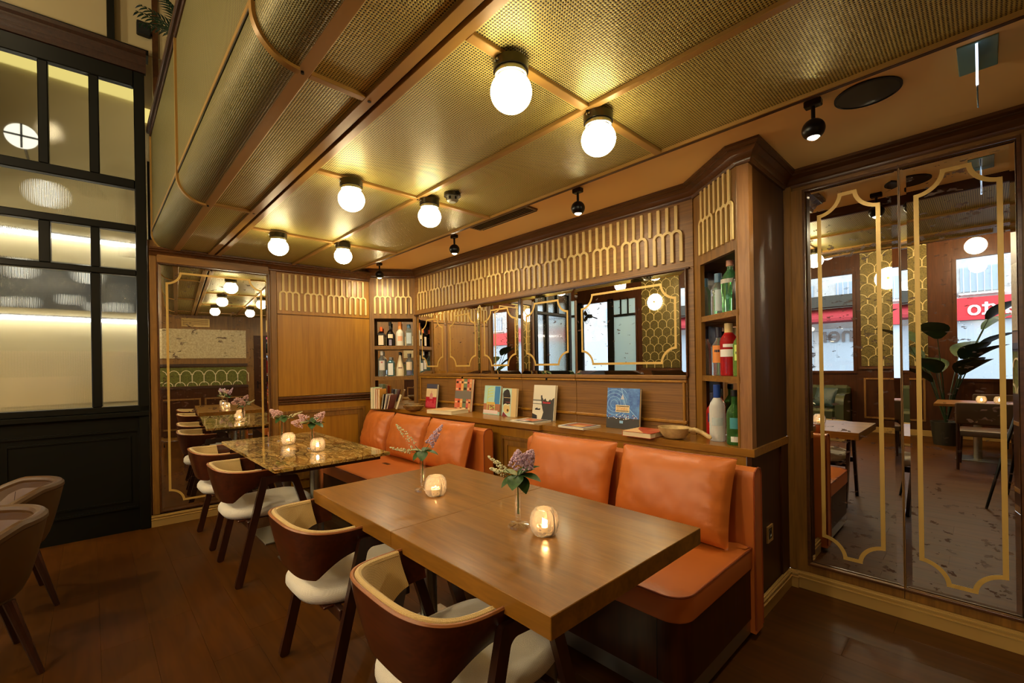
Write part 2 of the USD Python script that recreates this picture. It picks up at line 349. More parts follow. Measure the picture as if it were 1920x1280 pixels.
def thick_grid(P, Q):
    """closed solid between two equally sized grids"""
    a, b = P.shape[:2]; V = np.vstack([P.reshape(-1, 3), Q.reshape(-1, 3)]); I = np.arange(a * b).reshape(a, b); J = I + a * b; Fc = []
    def quad(w, x, y, z): Fc.extend([(w, x, y), (w, y, z)])
    for i in range(a - 1):
        for j in range(b - 1):
            quad(I[i, j], I[i + 1, j], I[i + 1, j + 1], I[i, j + 1]); quad(J[i, j], J[i, j + 1], J[i + 1, j + 1], J[i + 1, j])
    for j in range(b - 1):
        quad(I[0, j], I[0, j + 1], J[0, j + 1], J[0, j]); quad(I[-1, j + 1], I[-1, j], J[-1, j], J[-1, j + 1])
    for i in range(a - 1):
        quad(I[i + 1, 0], I[i, 0], J[i, 0], J[i + 1, 0]); quad(I[i, -1], I[i + 1, -1], J[i + 1, -1], J[i, -1])
    m = trimesh.Trimesh(V, np.array(Fc), process=False); m.fix_normals(); return m

def turned(mesh, rz=0, loc=(0, 0, 0)):
    m = mesh.copy(); m.apply_transform(trimesh.transformations.rotation_matrix(rz, (0, 0, 1))); m.apply_translation(loc); return m

# ------------------------------------------------------------------ planes of the room
RA = -0.0559
PA = (-4.998, 0.381)
WA = Wall(PA, (-math.sin(RA), math.cos(RA)))
P1, P2 = (-4.887, 2.354), (-4.61, 2.80)
WDL = Wall(P1, (P2[0] - P1[0], P2[1] - P1[1]))
YB = 2.80
WB = Wall((0.0, YB), (1, 0))                       # u is world x
Q1, Q2 = (-1.269, YB), (-0.90, 2.50)
WDR = Wall(Q1, (Q2[0] - Q1[0], Q2[1] - Q1[1]))
XC = -0.842
YR = 3.106
WR = Wall((0.0, YR), (1, 0))
XF = 0.75
WF = Wall((XF, 0.0), (0, -1))                      # far wall: u = -y, faces -x
YF = -4.35
WS = Wall((0.0, YF), (-1, 0))                      # street front: u = -x, faces +y
ZC, ZM, ZT = 2.48, 2.415, 0.897
KM = (ZM - 1.36) / 1.02                             # plan scale that goes with the panel height
BX0, BX1 = -4.61, -1.269                           # extent of the back wall
DIV = [-4.53, -3.98, -3.41, -2.834, -2.228, -1.322]  # mirror cabinet divisions

def S(name, mesh, mat, smooth=30, label=None, parent=None):
    o = obj(name, mesh, mat, parent, smooth)
    if parent is None: tag(o, label, kind='structure')
    return o

def struct_group(name, label=None):
    x = UsdGeom.Xform.Define(stage, '/World/' + numbered('/World', name)).GetPrim()
    return tag(x, label, kind='structure')

# ------------------------------------------------------------------ floor
fl = struct_group('floor', 'dark brown oak plank floor')
obj('subfloor', box(-9.6, XF, YF, 3.3, -0.06, -0.006), plain('subfloor_black', lin(12, 7, 3), 0.8), fl, False)
yy = YF; row = 0
while yy < 3.3:
    w = 0.19; xx = -5.2 - rnd.random() * 1.4
    if row == 0: pass
    while xx < XF:
        l = 1.5 + rnd.random() * 0.9; x1 = min(xx + l, XF)
        dz = rnd.random() * 0.0002
        obj('plank', cbox(xx + .0003, x1 - .0003, yy + .0003, min(yy + w, 3.3) - .0003, -0.012, -dz, 0.0006), FL[rnd.randrange(4)], fl, False)
        xx = x1
    yy += w; row += 1
obj('plank', box(-9.6, -6.6, YF, 3.3, -0.012, -0.001), FL[0], fl, False)

# ------------------------------------------------------------------ wall_left (mirror, frieze panel)
wl = struct_group('wall_left', 'oak panelled left wall with gold fork frieze')
obj('wall_core', WA.box(-0.01, 2.0, 0, 2.50, -0.14, -0.004), W_V, wl, False)
obj('upper_panel', WA.box(1.005, 1.97, 1.915, 2.42, -0.004, 0.006, 0.002), W_PAN, wl)
obj('wall_panel', WA.box(1.005, 1.97, 1.066, 1.905, -0.004, 0.008, 0.003), W_PAN, wl)
obj('stile', WA.box(0.945, 1.003, 0.10, 2.42, -0.004, 0.014, 0.004), W_V, wl)
obj('stile', WA.box(0.0, 0.052, 0.10, 2.36, -0.004, 0.03, 0.006), W_V, wl)
obj('stile', WA.box(0.052, 0.93, 2.302, 2.40, -0.004, 0.03, 0.006), W_Y, wl)
obj('stile', WA.box(0.915, 0.945, 0.10, 2.302, -0.004, 0.02, 0.004), W_V, wl)
obj('chair_rail', trimesh.util.concatenate([WA.box(1.003, 1.985, 1.035, 1.062, 0, 0.03, 0.006), WA.box(1.003, 1.985, 1.012, 1.035, 0, 0.018, 0.004), WA.box(1.003, 1.985, 0.985, 1.000, 0, 0.022, 0.005)]), W_CORN, wl)
obj('lower_panel', WA.box(1.005, 1.985, 0.10, 0.985, -0.004, 0.006), W_PAN, wl)
obj('panel_moulding', WA.prism(ring(1.03, 1.90, 0.2, 0.915, 0.028), 0.006, 0.02), W_V, wl)
obj('panel_moulding', WA.prism(ring(1.06, 1.87, 0.23, 0.885, 0.05), 0.006, 0.012), W_V, wl)

def forks(wall, parent, u0, u1, zt, zp, zb, nm, w0=0.006, w=0.021, t=0.012):
    p = (u1 - u0) / (4 * nm - 1); za = zp - p / 2 - 0.008; a = 0.0075
    for m in range(nm):
        sh = []
        for k in range(4):
            x = u0 + (4 * m + k) * p; sh.append(sbox(x - w / 2, zb, x + w / 2, za))
        for k in range(3):
            x = u0 + (4 * m + k + 0.5) * p
            rr = Point(x, za).buffer(p / 2 + w / 2, 12).difference(Point(x, za).buffer(p / 2 - w / 2 + 0.003, 12)).intersection(sbox(x - 1, za - 0.001, x + 1, za + 1))
            sh.append(rr); sh.append(sbox(x - w / 2, zp - 0.006, x + w / 2, zt))
        obj('fork_motif', wall.prism(unary_union(sh), w0, w0 + t), GOLD, parent, False)
        if m < nm - 1:
            x = u0 + (4 * m + 3.5) * p
            obj('short_bar', wall.prism(sbox(x - w / 2, zp - 0.012, x + w / 2, zt), w0, w0 + t), GOLD, parent, False)
forks(WA, wl, 1.035, 1.925, 2.325, 2.15, 1.95, 4)

# ------------------------------------------------------------------ wall_back (frieze, panels)
wb = struct_group('wall_back', 'oak back wall with long gold fork frieze above the mirrors')
obj('wall_core', box(BX0, BX1, YB + 0.004, YB + 0.15, 0, 2.6), W_H, wb, False)
obj('frieze_board', WB.box(BX0, BX1, 1.962, 2.40, -0.004, 0.012, 0.002), W_RIB, wb)
obj('end_stile', WB.box(DIV[5] + 0.012, BX1, ZT, 1.962, -0.004, 0.012, 0.002), W_RIB, wb)
obj('mirror_rail', WB.box(BX0, DIV[5] + 0.03, 1.950, 1.962, -0.004, 0.03, 0.003), W_CORN, wb)
forks(WB, wb, -4.525, -1.345, 2.372, 2.215, 2.008, 13, 0.012)
for i in range(5):
    a, b = DIV[i], DIV[i + 1]
    obj('cabinet_rail', WB.box(a + 0.0012, b - 0.0012, 1.243, 1.272, -0.004, 0.022, 0.004), W_H, wb)
    obj('cabinet_panel', WB.box(a + 0.0012, b - 0.0012, ZT, 1.241, -0.004, 0.008, 0.002), W_RIB, wb)
    e0 = 0.028 if i == 0 else 0.0; e1 = 0.028 if i == 4 else 0.0
    obj('panel_moulding', trimesh.util.concatenate([WB.box(a + 0.002, b - 0.002, 1.222, 1.238, 0.008, 0.022, 0.004), WB.box(a + 0.002, b - 0.002, 0.956, 0.978, 0.008, 0.024, 0.005)] +
        ([WB.box(a + 0.012, a + 0.03, 0.95, 1.235, 0.008, 0.022, 0.004)] if i == 0 else []) + ([WB.box(b - 0.03, b - 0.012, 0.95, 1.235, 0.008, 0.022, 0.004)] if i == 4 else [])), W_PAN, wb)
    if i in (1, 2, 3):
        m = cyl(0.008, 0, 0.012, seg=12); m.apply_transform(trimesh.transformations.rotation_matrix(math.pi / 2, (1, 0, 0))); m.apply_translation(((a + b) / 2, YB - 0.018, 1.232))
        obj('lock_knob', m, BLKMET, wb)

# ------------------------------------------------------------------ cornices, skirtings
def prof_box(pts): return pts
CORN = [(0, ZC - 0.092), (0.012, ZC - 0.092), (0.018, ZC - 0.080), (0.018, ZC - 0.072), (0.026, ZC - 0.066), (0.036, ZC - 0.045), (0.058, ZC - 0.030), (0.062, ZC - 0.030), (0.062, ZC - 0.024), (0.078, ZC - 0.016), (0.078, ZC - 0.001), (0, ZC - 0.001)]
end = WA.p(2.0)
S('trim_1', sweep_profile(CORN, [P1, P2, Q1, Q2, (XC, 2.50), (XC, YR), (XF, YR)]), W_CORN, 30, 'dark wood cornice along the back and right walls')
CORNA = [(w, z - (ZC - 2.43)) for w, z in CORN]
S('trim_2', sweep_profile(CORNA, [WA.p(-0.0)[:2], WA.p(1.975)[:2]]), W_CORN, 30, 'wood cornice above the left wall mirror')
BASE = [(0, 0.0), (0.020, 0.0), (0.020, 0.058), (0.024, 0.061), (0.024, 0.065), (0.016, 0.069), (0.016, 0.078), (0.022, 0.081), (0.022, 0.087), (0.014, 0.090), (0.014, 0.096), (0.008, 0.099), (0, 0.099)]
S('baseboard_left', sweep_profile(BASE, [WA.p(-0.012, 0.014)[:2], WA.p(1.0, 0.014)[:2]]), BRASS, 20)
S('baseboard_right', sweep_profile(BASE, [(XC, 2.44), (XC, YR - 0.03), (XC + 0.035, YR - 0.03), (XC + 0.035, YR - 0.015), (XF, YR - 0.015)]), BRASS, 20)

# ------------------------------------------------------------------ diagonal shelf cabinets
def corner_cabinet(wall, L, label, u0, u1, zs, forkspec, us, ztop=2.40):
    t = thing('corner_cabinet', label, 'shelf cabinet')
    opening = sbox(u0, ZT + 0.001, u1, zs[0])
    face = sbox(0, ZT + 0.001, L, ztop).difference(opening)
    obj('face_frame', wall.prism(face, -0.022, 0.004), W_V, t, False)
    def plan_slab(ua, ub, wa, wb_, za, zb2):
        g = Polygon([tuple(wall.p(u, w)[:2]) for u, w in ((ua, wa), (ub, wa), (ub, wb_), (ua, wb_))]).intersection(sbox(-9, 0, XC - 0.032, 9))
        m = extr(g, zb2 - za); m.apply_translation((0, 0, za)); return m
    for a, b in ((zs[1], zs[2]), (zs[3], zs[4])): obj('shelf', plan_slab(u0 - 0.02, u1 + 0.02, -0.2, 0.002, b, a), W_H, t, False)
    obj('back_mirror', plan_slab(u0 - 0.03, u1 + 0.03, -0.215, -0.205, ZT + .001, zs[0] + 0.02), MIRC, t, False)
    obj('side_panel', plan_slab(u0 - 0.04, u0 - 0.03, -0.205, -0.022, ZT + .001, zs[0] + 0.02), MIRC, t, False)
    obj('side_panel', plan_slab(u1 + 0.03, u1 + 0.04, -0.205, -0.022, ZT + .001, zs[0] + 0.02) if us == 0 else box(XC - 0.042, XC - 0.032, 2.565, 2.95, ZT + .001, zs[0] + 0.02), W_DK, t, False)
    obj('top_panel', plan_slab(u0 - 0.04, u1 + 0.04, -0.215, -0.022, zs[0] + 0.02, zs[0] + 0.03), W_DK, t, False)
    forks(wall, t, *forkspec, 2, 0.004)
    return t
obj('corner_panel', WDL.box(-0.05, 0.56, 0, ZT - 0.04, -0.26, -0.02), W_V, wb, False)
obj('corner_back', WDL.box(-0.3, 0.8, 0, 2.6, -0.30, -0.27), W_DK, wb, False)
LDL = float(np.hypot(P2[0] - P1[0], P2[1] - P1[1])); LDR = float(np.hypot(Q2[0] - Q1[0], Q2[1] - Q1[1]))
cabL = corner_cabinet(WDL, LDL, 'narrow oak shelf cabinet across the left corner, holding two rows of bottles', 0.05, 0.487, (1.917, 1.60, 1.558, 1.243, 1.20), (0.062, 0.470, 2.372, 2.178, 1.972), 0)
cabR = corner_cabinet(WDR, LDR, 'oak shelf cabinet across the right corner, holding three rows of bottles', 0.082, 0.458, (1.952, 1.633, 1.60, 1.273, 1.240), (0.097, 0.446, 2.393, 2.222, 2.008), 1)

# column at the right end
col = struct_group('wall_corner_column', 'oak column beside the right corner shelves')
obj('post', box(-0.90, XC, 2.50, 2.56, ZT, 2.40), grain('oak_post', lin(104, 66, 30), lin(168, 116, 62), (26, 26, 1.6), 0.4), col, False)
obj('side_panel', box(-0.87, XC - 0.001, 2.56, YR, ZT, 2.40), W_SHADE, col, False)
obj('side_panel', box(-0.87, XC - 0.004, 2.50, YR, 0.0, ZT - 0.04), W_DK, col, False)
obj('stile', box(XC - 0.004, XC + 0.006, 2.95, YR, 0.1, ZT - 0.04), W_DK, col, False)

# ------------------------------------------------------------------ wall_right with mirror doors
wr = struct_group('wall_right', 'dark oak right wall framing the mirrors')
obj('wall_core', box(XC, XF, YR + 0.004, YR + 0.15, 0, 2.6), W_V, wr, False)
obj('jamb', WR.box(XC, -0.80, 0.10, 2.40, 0, 0.03, 0.004), W_V, wr)
obj('top_rail', WR.box(-0.80, XF, 2.372, 2.40, 0, 0.012, 0.003), W_H, wr)

def door_frame(name_label, a, b):
    t = thing('mirror_door', name_label, 'mirror')
    fw = 0.066
    obj('frame', WR.prism(sbox(a, 0.102, b, 2.37).difference(sbox(a + fw, 0.152, b - 0.0035, 2.354)), 0.0, 0.014), W_V, t, False)
    obj('frame_face', WR.prism(sbox(a, 0.102, b, 2.37).difference(sbox(a + fw, 0.152, b + 0.1, 2.354)), 0.014, 0.026), W_V, t, False)
    obj('bead', WR.prism(sbox(a + fw - 0.008, 0.144, b, 2.362).difference(sbox(a + fw + 0.004, 0.156, b + 0.1, 2.350)), 0.026, 0.032), W_CORN, t, False)
    return t

def bevel_mirror(wall, t, u0, u1, z0, z1, w0, mat, bev=0.026, dep=0.0028, sides=(1, 1, 1, 1)):
    l, r, b, tp = [bev * s for s in sides]
    O = [wall.p(u, w0, z) for u, z in ((u0, z0), (u1, z0), (u1, z1), (u0, z1))]
    I = [wall.p(u, w0 + dep, z) for u, z in ((u0 + l, z0 + b), (u1 - r, z0 + b), (u1 - r, z1 - tp), (u0 + l, z1 - tp))]
    obj('mirror_plate', trimesh.Trimesh(np.array(I), [(0, 1, 2), (0, 2, 3)], process=False), mat, t, False)
    V = np.array(O + I); Fc = []
    for k, s in zip((0, 1, 2, 3), (b, r, tp, l)):
        if s > 0: k2 = (k + 1) % 4; Fc += [(k, k2, 4 + k2), (k, 4 + k2, 4 + k)]
    if Fc: obj('bevelled_edge', trimesh.Trimesh(V, np.array(Fc), process=False), MIRC, t, False)

def notched(u0, u1, z0, z1, r, w, rz=None):
    rz = rz or r
    def shape(k):
        g = sbox(u0 + k, z0 + k, u1 - k, z1 - k)
        for u in (u0, u1):
            for z in (z0, z1):
                e = shapely.affinity.scale(Point(u, z).buffer(1.0, 24), r + k, rz + k, origin=(u, z)); g = g.difference(e)
        return g
    return shape(0).difference(shape(w))

md = door_frame('left panel of the tall mirror pair on the right wall', -0.80, -0.3105)
bevel_mirror(WR, md, -0.734, -0.314, 0.152, 2.354, 0.010, MIRA, sides=(1, 1, 1, 1))
obj('gold_line', WR.prism(notched(-0.672, -0.385, 0.225, 2.297, 0.10, 0.02), 0.0128, 0.0134), GOLDL, md, False)
md2 = thing('mirror_door', 'right panel of the tall mirror pair, at the picture edge', 'mirror')
obj('frame', WR.prism(sbox(-0.3085, 0.102, 0.18, 2.37).difference(sbox(-0.305, 0.152, 0.105, 2.354)), 0.0, 0.014), W_V, md2, False)
obj('frame_face', WR.prism(sbox(-0.3085, 0.102, 0.18, 2.37).difference(sbox(-0.5, 0.152, 0.105, 2.354)), 0.014, 0.026), W_V, md2, False)
obj('bead', WR.prism(sbox(-0.3085, 0.144, 0.113, 2.362).difference(sbox(-0.5, 0.156, 0.101, 2.350)), 0.026, 0.032), W_CORN, md2, False)
bevel_mirror(WR, md2, -0.305, 0.105, 0.155, 2.352, 0.010, MIRA)
obj('gold_line', WR.prism(notched(-0.252, 0.058, 0.218, 2.295, 0.10, 0.02), 0.0128, 0.0134), GOLDL, md2, False)

# left wall mirror
ml = thing('wall_mirror', 'tall antique mirror with notched gold line on the left wall', 'mirror')
bevel_mirror(WA, ml, 0.055, 0.928, 0.125, 2.302, 0.006, MIRA)
obj('gold_line', WA.prism(notched(0.112, 0.872, 0.185, 2.238, 0.10, 0.018), 0.0088, 0.0094), GOLDL, ml, False)
obj('bead', WA.prism(ring(0.05, 0.933, 0.115, 2.306, 0.01), 0.004, 0.03), W_CORN, ml, False)
# five cabinet mirrors
MLAB = ['narrow mirror panel at the left end of the back wall, reflecting the oak wall', 'second mirror panel from the left on the back wall', 'third mirror panel on the back wall, above the portrait cover book',
        'fourth mirror panel on the back wall, above the black and white cover book', 'wide mirror panel at the right end of the back wall, above the blue book']
for i in range(5):
    a, b = DIV[i] + 0.002, DIV[i + 1] - 0.002
    t = thing('cabinet_mirror', MLAB[i], 'mirror')
    bevel_mirror(WB, t, a, b, 1.273, 1.950, 0.014, MIRB, bev=0.03)
    obj('gold_line', WB.prism(notched(a + 0.062, b - 0.062, 1.345, 1.885, 0.10, 0.016), 0.0168, 0.0174), GOLDL, t, False)
obj('end_bead', WB.box(DIV[5] - 0.0, DIV[5] + 0.012, 1.262, 1.962, -0.004, 0.03, 0.004), W_CORN, wb)

# ------------------------------------------------------------------ counter along the back wall
ct = thing('counter', 'long oak ledge counter behind the orange benches', 'counter')
YCF = 2.49
top = Polygon([(-4.86, 2.40), (-2.322, YCF - 0.03), (-2.322, YB), (-4.60, YB), (-4.87, 2.37)])
top = Polygon([(-4.875, 2.43), (-2.3235, 2.43 + 0.03), (-2.3235, YB), (-4.61, YB), (-4.885, 2.36)])
topR = Polygon([(-2.3205, YCF), (XC + 0.012, YCF), (XC + 0.012, YR - 0.03), (-0.9, YR - 0.03), (-0.95, 2.9), (-1.27, YB + .2), (-1.27, YB), (-2.3205, YB)])
def slab(poly, z0, z1):
    m = extr(poly, z1 - z0); m.apply_translation((0, 0, z0)); return m
obj('worktop', slab(top, ZT - 0.04, ZT), W_CTR, ct, False)
obj('worktop', slab(topR, ZT - 0.04, ZT), W_CTR, ct, False)
dlp = Polygon([P1, P2, tuple(WDL.p(LDL, -0.25)[:2]), tuple(WDL.p(0, -0.25)[:2])])
obj('worktop', slab(dlp, ZT - 0.04, ZT), W_CTR, ct, False)
obj('front_panel', box(-4.74, -0.875, 2.505, 2.53, 0.0, ZT - 0.042), W_PAN, ct, False)
obj('panel_moulding', Wall((0, 2.505), (1, 0)).prism(ring(-2.80, -2.36, 0.2, 0.77, 0.025), 0.0, 0.014), W_V, ct, False)
obj('panel_moulding', Wall((0, 2.505), (1, 0)).prism(ring(-2.765, -2.395, 0.235, 0.735, 0.04), 0.0, 0.008), W_V, ct, False)

# ------------------------------------------------------------------ ceiling: soffit strip, perforated panels with bronze bars
ce = struct_group('ceiling', 'gold perforated panel ceiling with bronze bars and ochre soffit')
obj('soffit', box(-5.05, XF, 2.06, YR + 0.1, ZC, ZC + 0.06), SOFF, ce, False)
XE0, XE1 = -5.0, XF
zb = ZM
def bar(x0, x1, y0, y1, m=BEAM): obj('frame_bar', cbox(x0, x1, y0, y1, zb, zb + 0.022, 0.002), m, ce)
YA, YBm, YC2, YD, YE, YF2, YG, YH, YI, YJ = [KM * y for y in (0.525, 0.572, 0.772, 0.816, 0.832, 0.870, 1.458, 1.488, 2.040, 2.068)]
for a, b in ((YA, YBm), (YC2, YD), (YE, YF2), (YG, YH), (YI, YI + 0.009)): bar(XE0, XE1, a, b, BEAM)
bar(XE0, XE1, YI + 0.009, YJ, BEAMD)
obj('edge_strip', box(XE0, XE1, YJ, YJ + 0.005, zb + 0.002, ZC), BEAMD, ce, False)
obj('shadow_gap', box(XE0, XE1, YD, YE, zb + 0.03, zb + 0.034), BLKMET, ce, False)
XR1 = [-4.98, KM * -3.30, KM * -1.62, 0.06, XF]
XR2 = [-4.98, KM * -3.68, KM * -2.385, KM * -1.097, 0.20, XF]
for x in XR1[1:4]: bar(x - 0.016, x + 0.016, YBm, YC2)
for x in XR2[1:5]:
    bar(x - 0.019, x + 0.019, YF2, YG); bar(x - 0.019, x + 0.019, YH, YI)
for i in range(4): obj('perforated_panel', box(XR1[i], XR1[i + 1], YBm, YC2, zb + 0.016, zb + 0.02), MESHM, ce, False)
for i in range(5):
    obj('perforated_panel', box(XR2[i], XR2[i + 1], YF2, YG, zb + 0.016, zb + 0.02), MESHM, ce, False)
    obj('perforated_panel', box(XR2[i], XR2[i + 1], YH, YI, zb + 0.016, zb + 0.02), MESHM, ce, False)
for x in XR1[1:4]: obj('screw', cyl(0.007, zb - 0.002, zb + 0.004, x, (YC2 + YD) / 2, 12), BLKMET, ce)
for x in XR2[1:5]: obj('screw', cyl(0.006, zb - 0.002, zb + 0.004, x, (YG + YH) / 2, 12), BLKMET, ce)
obj('slab', box(-5.2, XF, 0.50, YJ, zb + 0.045, zb + 0.062), BLKMET, ce, False)  # unseen black sheet over the panels, added to block light

# balcony (mezzanine front) of curved perforated sheet
bal = struct_group('balcony', 'mezzanine front of curved perforated gold sheet with bronze ribs')
YM, RC = 0.395 * KM, 0.135 * KM
def curve_pts(off, n=10):
    """section from the lower joint bar round to the underside; off = offset outwards"""
    return [(YM + RC - (RC + off) * math.cos(t), zb + RC - (RC + off) * math.sin(t) + 0.0) for t in np.linspace(0, math.pi / 2, n)]
def sec_sheet(x0, x1, pts, th=0.003):
    P = np.array([[(x, y, z) for y, z in pts] for x in (x0, x1)]); 
    return grid_mesh(P)
XB = [-5.0, KM * -3.30, KM * -1.60, 0.10, XF]
ZJ, ZTOP = zb + RC + 0.03, 3.43
for i in range(4):
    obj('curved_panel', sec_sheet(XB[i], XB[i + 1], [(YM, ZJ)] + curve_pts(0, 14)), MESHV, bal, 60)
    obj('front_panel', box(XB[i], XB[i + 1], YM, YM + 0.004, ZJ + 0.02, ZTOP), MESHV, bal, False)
for x in XB[:4]:
    out = [(YM - 0.012, ZTOP), (YM - 0.012, ZJ)] + [(y, z) for y, z in curve_pts(0.012, 14)] ; inn = [(YM + 0.004, ZTOP), (YM + 0.004, ZJ)] + [(y, z) for y, z in curve_pts(-0.004, 14)]
    P = np.array([[(x - 0.014 + 0.028 * s, y, z) for y, z in out] for s in (0, 1)]); Q = np.array([[(x - 0.014 + 0.028 * s, y, z) for y, z in inn] for s in (0, 1)])
    obj('rib', thick_grid(P, Q), BEAM, bal)
    obj('screw', cyl(0.006, zb - 0.012, zb - 0.004, x, YM + RC + 0.012, 12), BLKMET, bal)
obj('joint_bar', cbox(-5.0, XF, YM - 0.006, YM + 0.01, ZJ, ZJ + 0.022, 0.002), BEAM, bal)
obj('joint_gap', box(-5.0, XF, YM - 0.004, YM + 0.01, ZJ - 0.014, ZJ), BLKMET, bal, False)
obj('top_rail', cbox(-5.02, XF, YM - 0.03, YM + 0.05, ZTOP, ZTOP + 0.05, 0.006), W_DKH, bal)
obj('top_rail', cbox(-5.02, XF, YM - 0.012, YM + 0.03, ZTOP - 0.03, ZTOP, 0.004), W_DKH, bal)
obj('deck', box(-5.0, XF, YM + 0.02, YR, 2.62, 2.70), GREYW, bal, False)

# ------------------------------------------------------------------ glazed partition on the left
pt = struct_group('wall_partition', 'black framed partition glazed with fluted glass')
U0, U1 = -0.93, -0.012
def bars(us0, us1, z0, z1, w1=0.035): obj('frame_bar', WA.box(us0, us1, z0, z1, -0.035, w1, 0.006), BLACK, pt)
bars(-0.085, U1, 0.0, 3.92); bars(U0 - 0.07, U0, 0.0, 3.92)
bars(U0, -0.085, 3.786, 3.92)
rows = [(2.985, 3.786, [-0.655, -0.597, -0.366, -0.305]), (2.60, 2.91, []), (2.215, 2.54, [-0.662, -0.597, -0.367, -0.313]), (1.063, 2.165, [-0.373, -0.313])]
bars(U0, -0.085, 2.91, 2.985); bars(U0, -0.085, 2.54, 2.60); bars(U0, -0.085, 2.165, 2.215)
panes = []
for z0, z1, ms in rows:
    e = [U0] + ms + [-0.085]
    for k in range(0, len(ms), 2): bars(ms[k], ms[k + 1], z0, z1, 0.028)
    for k in range(0, len(e), 2): panes.append((e[k], e[k + 1], z0, z1))
def fluted(u0, u1, z0, z1, pitch=0.0075):
    n = max(2, int((u1 - u0) / pitch)) ; k = 6
    us = np.linspace(u0, u1, n * k + 1); ph = (us - u0) / (u1 - u0) * n * 2 * math.pi
    w = -0.003 + 0.0011 * np.cos(ph)
    P = np.array([[WA.p(u, ww, z) for z in (z0, z1)] for u, ww in zip(us, w)]); Q = np.array([[WA.p(u, -0.009, z) for z in (z0, z1)] for u in us])
    return thick_grid(P, Q)
for a, b, z0, z1 in panes: obj('pane', fluted(a, b, z0, z1) if z0 < 2.9 else WA.box(a, b, z0, z1, -0.009, -0.003), GLASSR, pt, 40)
obj('sill', WA.box(U0 - 0.07, U1, 1.012, 1.063, -0.035, 0.035, 0.006), BLACK, pt)
obj('sill', WA.box(U0 - 0.07, U1, 0.968, 1.012, -0.035, 0.052, 0.008), BLACK, pt)
obj('lower_panel', WA.box(U0 - 0.07, U1, 0.0, 0.968, -0.02, 0.012), BLACK, pt, False)
obj('panel_moulding', WA.prism(ring(-0.92, -0.079, 0.195, 0.862, 0.016), 0.012, 0.028), BLACK, pt, False)
obj('panel_moulding', WA.prism(ring(-0.855, -0.139, 0.252, 0.803, 0.012), 0.012, 0.022), BLACK, pt, False)
PCORN = [(0.0, 3.92), (0.045, 3.92), (0.05, 3.955), (0.062, 3.975), (0.062, 3.99), (0.078, 4.02), (0.078, 4.04), (0.095, 4.06), (0.095, 4.09), (0, 4.09)]
S('trim_3', sweep_profile(PCORN, [WA.p(U0 - 0.1, -0.0)[:2], WA.p(-0.0, -0.0)[:2]]), W_DKH, 30, 'reddish wood cornice above the black partition')
ug = struct_group('window_4', 'beige glazing above the partition cornice')
obj('frame_bar', WA.box(-1.4, 0.02, 4.09, 4.135, -0.12, 0.03), BLACK, ug, False)
obj('frame_bar', WA.box(-0.248, -0.20, 4.135, 5.4, -0.05, 0.03), BLACK, ug, False)
obj('pane', WA.box(-1.4, 0.35, 4.135, 5.4, -0.06, -0.04), plain('frosted_beige_glass', lin(190, 172, 130), 0.15), ug, False)
S('trim_4', box(-5.06, -5.01, 0.43, 0.47, 3.2, 5.2), W_CORN, 30, 'slim brown post rising behind the balcony rail')
S('trim_5', WA.box(0.0, 0.06, 2.50, 3.2, -0.16, -0.05), BLACK)

# ------------------------------------------------------------------ outer shell
S('wall_upper', box(-5.9, XF, 3.0, 3.06, 2.7, 5.4), BEIGE, False, 'beige upper wall behind the balcony')
S('wall_upper', box(-5.9, -5.86, 0.40, 3.06, 2.5, 5.4), BEIGE, False, 'beige end wall behind the balcony')
S('ceiling_high', box(-9.6, XF, -1.6, 3.1, 5.4, 5.5), BEIGE, False, 'high ceiling above the front of the room')
S('ceiling_low', box(-9.6, XF, YF - 0.1, -1.6, 3.45, 3.55), SOFF, False, 'lower ochre ceiling by the street windows')
S('trim_6', box(-9.6, XF, -1.62, -1.55, 3.40, 5.4), W_CORN, 30, 'wood fascia above the window bay')
S('wall_far', box(XF, XF + 0.1, YF, YR + 0.1, 0, 5.5), W_V, False, 'dark oak wall facing the left wall mirror')
S('wall_far_left', box(-9.7, -9.6, YF - 0.2, 3.3, 0, 5.5), BEIGE, False, 'beige wall beyond the partition')
S('wall_behind', box(-9.6, -5.2, 1.6, 1.7, 0, 5.5), GREYW, False, 'grey wall beyond the partition')

# ------------------------------------------------------------------ far wall dressing (seen in the left mirror)
fw = thing('antique_panel', 'speckled antique glass panel on the far wall, seen in the left mirror', 'wall panel')
obj('panel', WF.box(-1.72, 1.0, 1.58, 2.15, 0.005, 0.02), WALLM, fw, False)
obj('ledge', WF.box(-1.74, 1.0, 1.42, 1.47, 0.005, 0.05), W_DKH, fw, False)
sg = thing('scallop_frieze', 'green velvet strip with pale looped trim below the speckled panel', 'wall panel')
obj('velvet', WF.box(-1.72, 1.0, 1.04, 1.40, 0.005, 0.012), GREENV, sg, False)
for k in range(14):
    u = -1.66 + k * 0.19
    g = unary_union([Point(u, 1.26).buffer(0.086, 12).difference(Point(u, 1.26).buffer(0.072, 12)).intersection(sbox(u - 1, 1.26, u + 1, 3)), sbox(u - 0.095 - 0.008, 1.10, u - 0.095 + 0.008, 1.28), Point(u + 0.095, 1.04).buffer(0.086, 12).difference(Point(u + 0.095, 1.04).buffer(0.072, 12)).intersection(sbox(u - 1, 1.04, u + 1, 3))])
    obj('loop_trim', WF.prism(g, 0.012, 0.02), CREAMP, sg, False)
wn = thing('wainscot', 'dark oak wainscot below the green strip on the far wall', 'wainscot')
obj('panel_board', WF.box(-1.75, 1.0, 0.08, 0.99, 0.004, 0.015), W_DK, wn, False)
for a, b in ((-1.7, -1.0), (-0.94, -0.1), (-0.04, 0.9)): obj('panel_moulding', WF.prism(ring(a, b, 0.2, 0.8, 0.03), 0.015, 0.03), W_V, wn, False)
obj('rail', WF.box(-1.75, 1.0, 0.985, 1.03, 0.004, 0.03), W_DKH, wn, False)
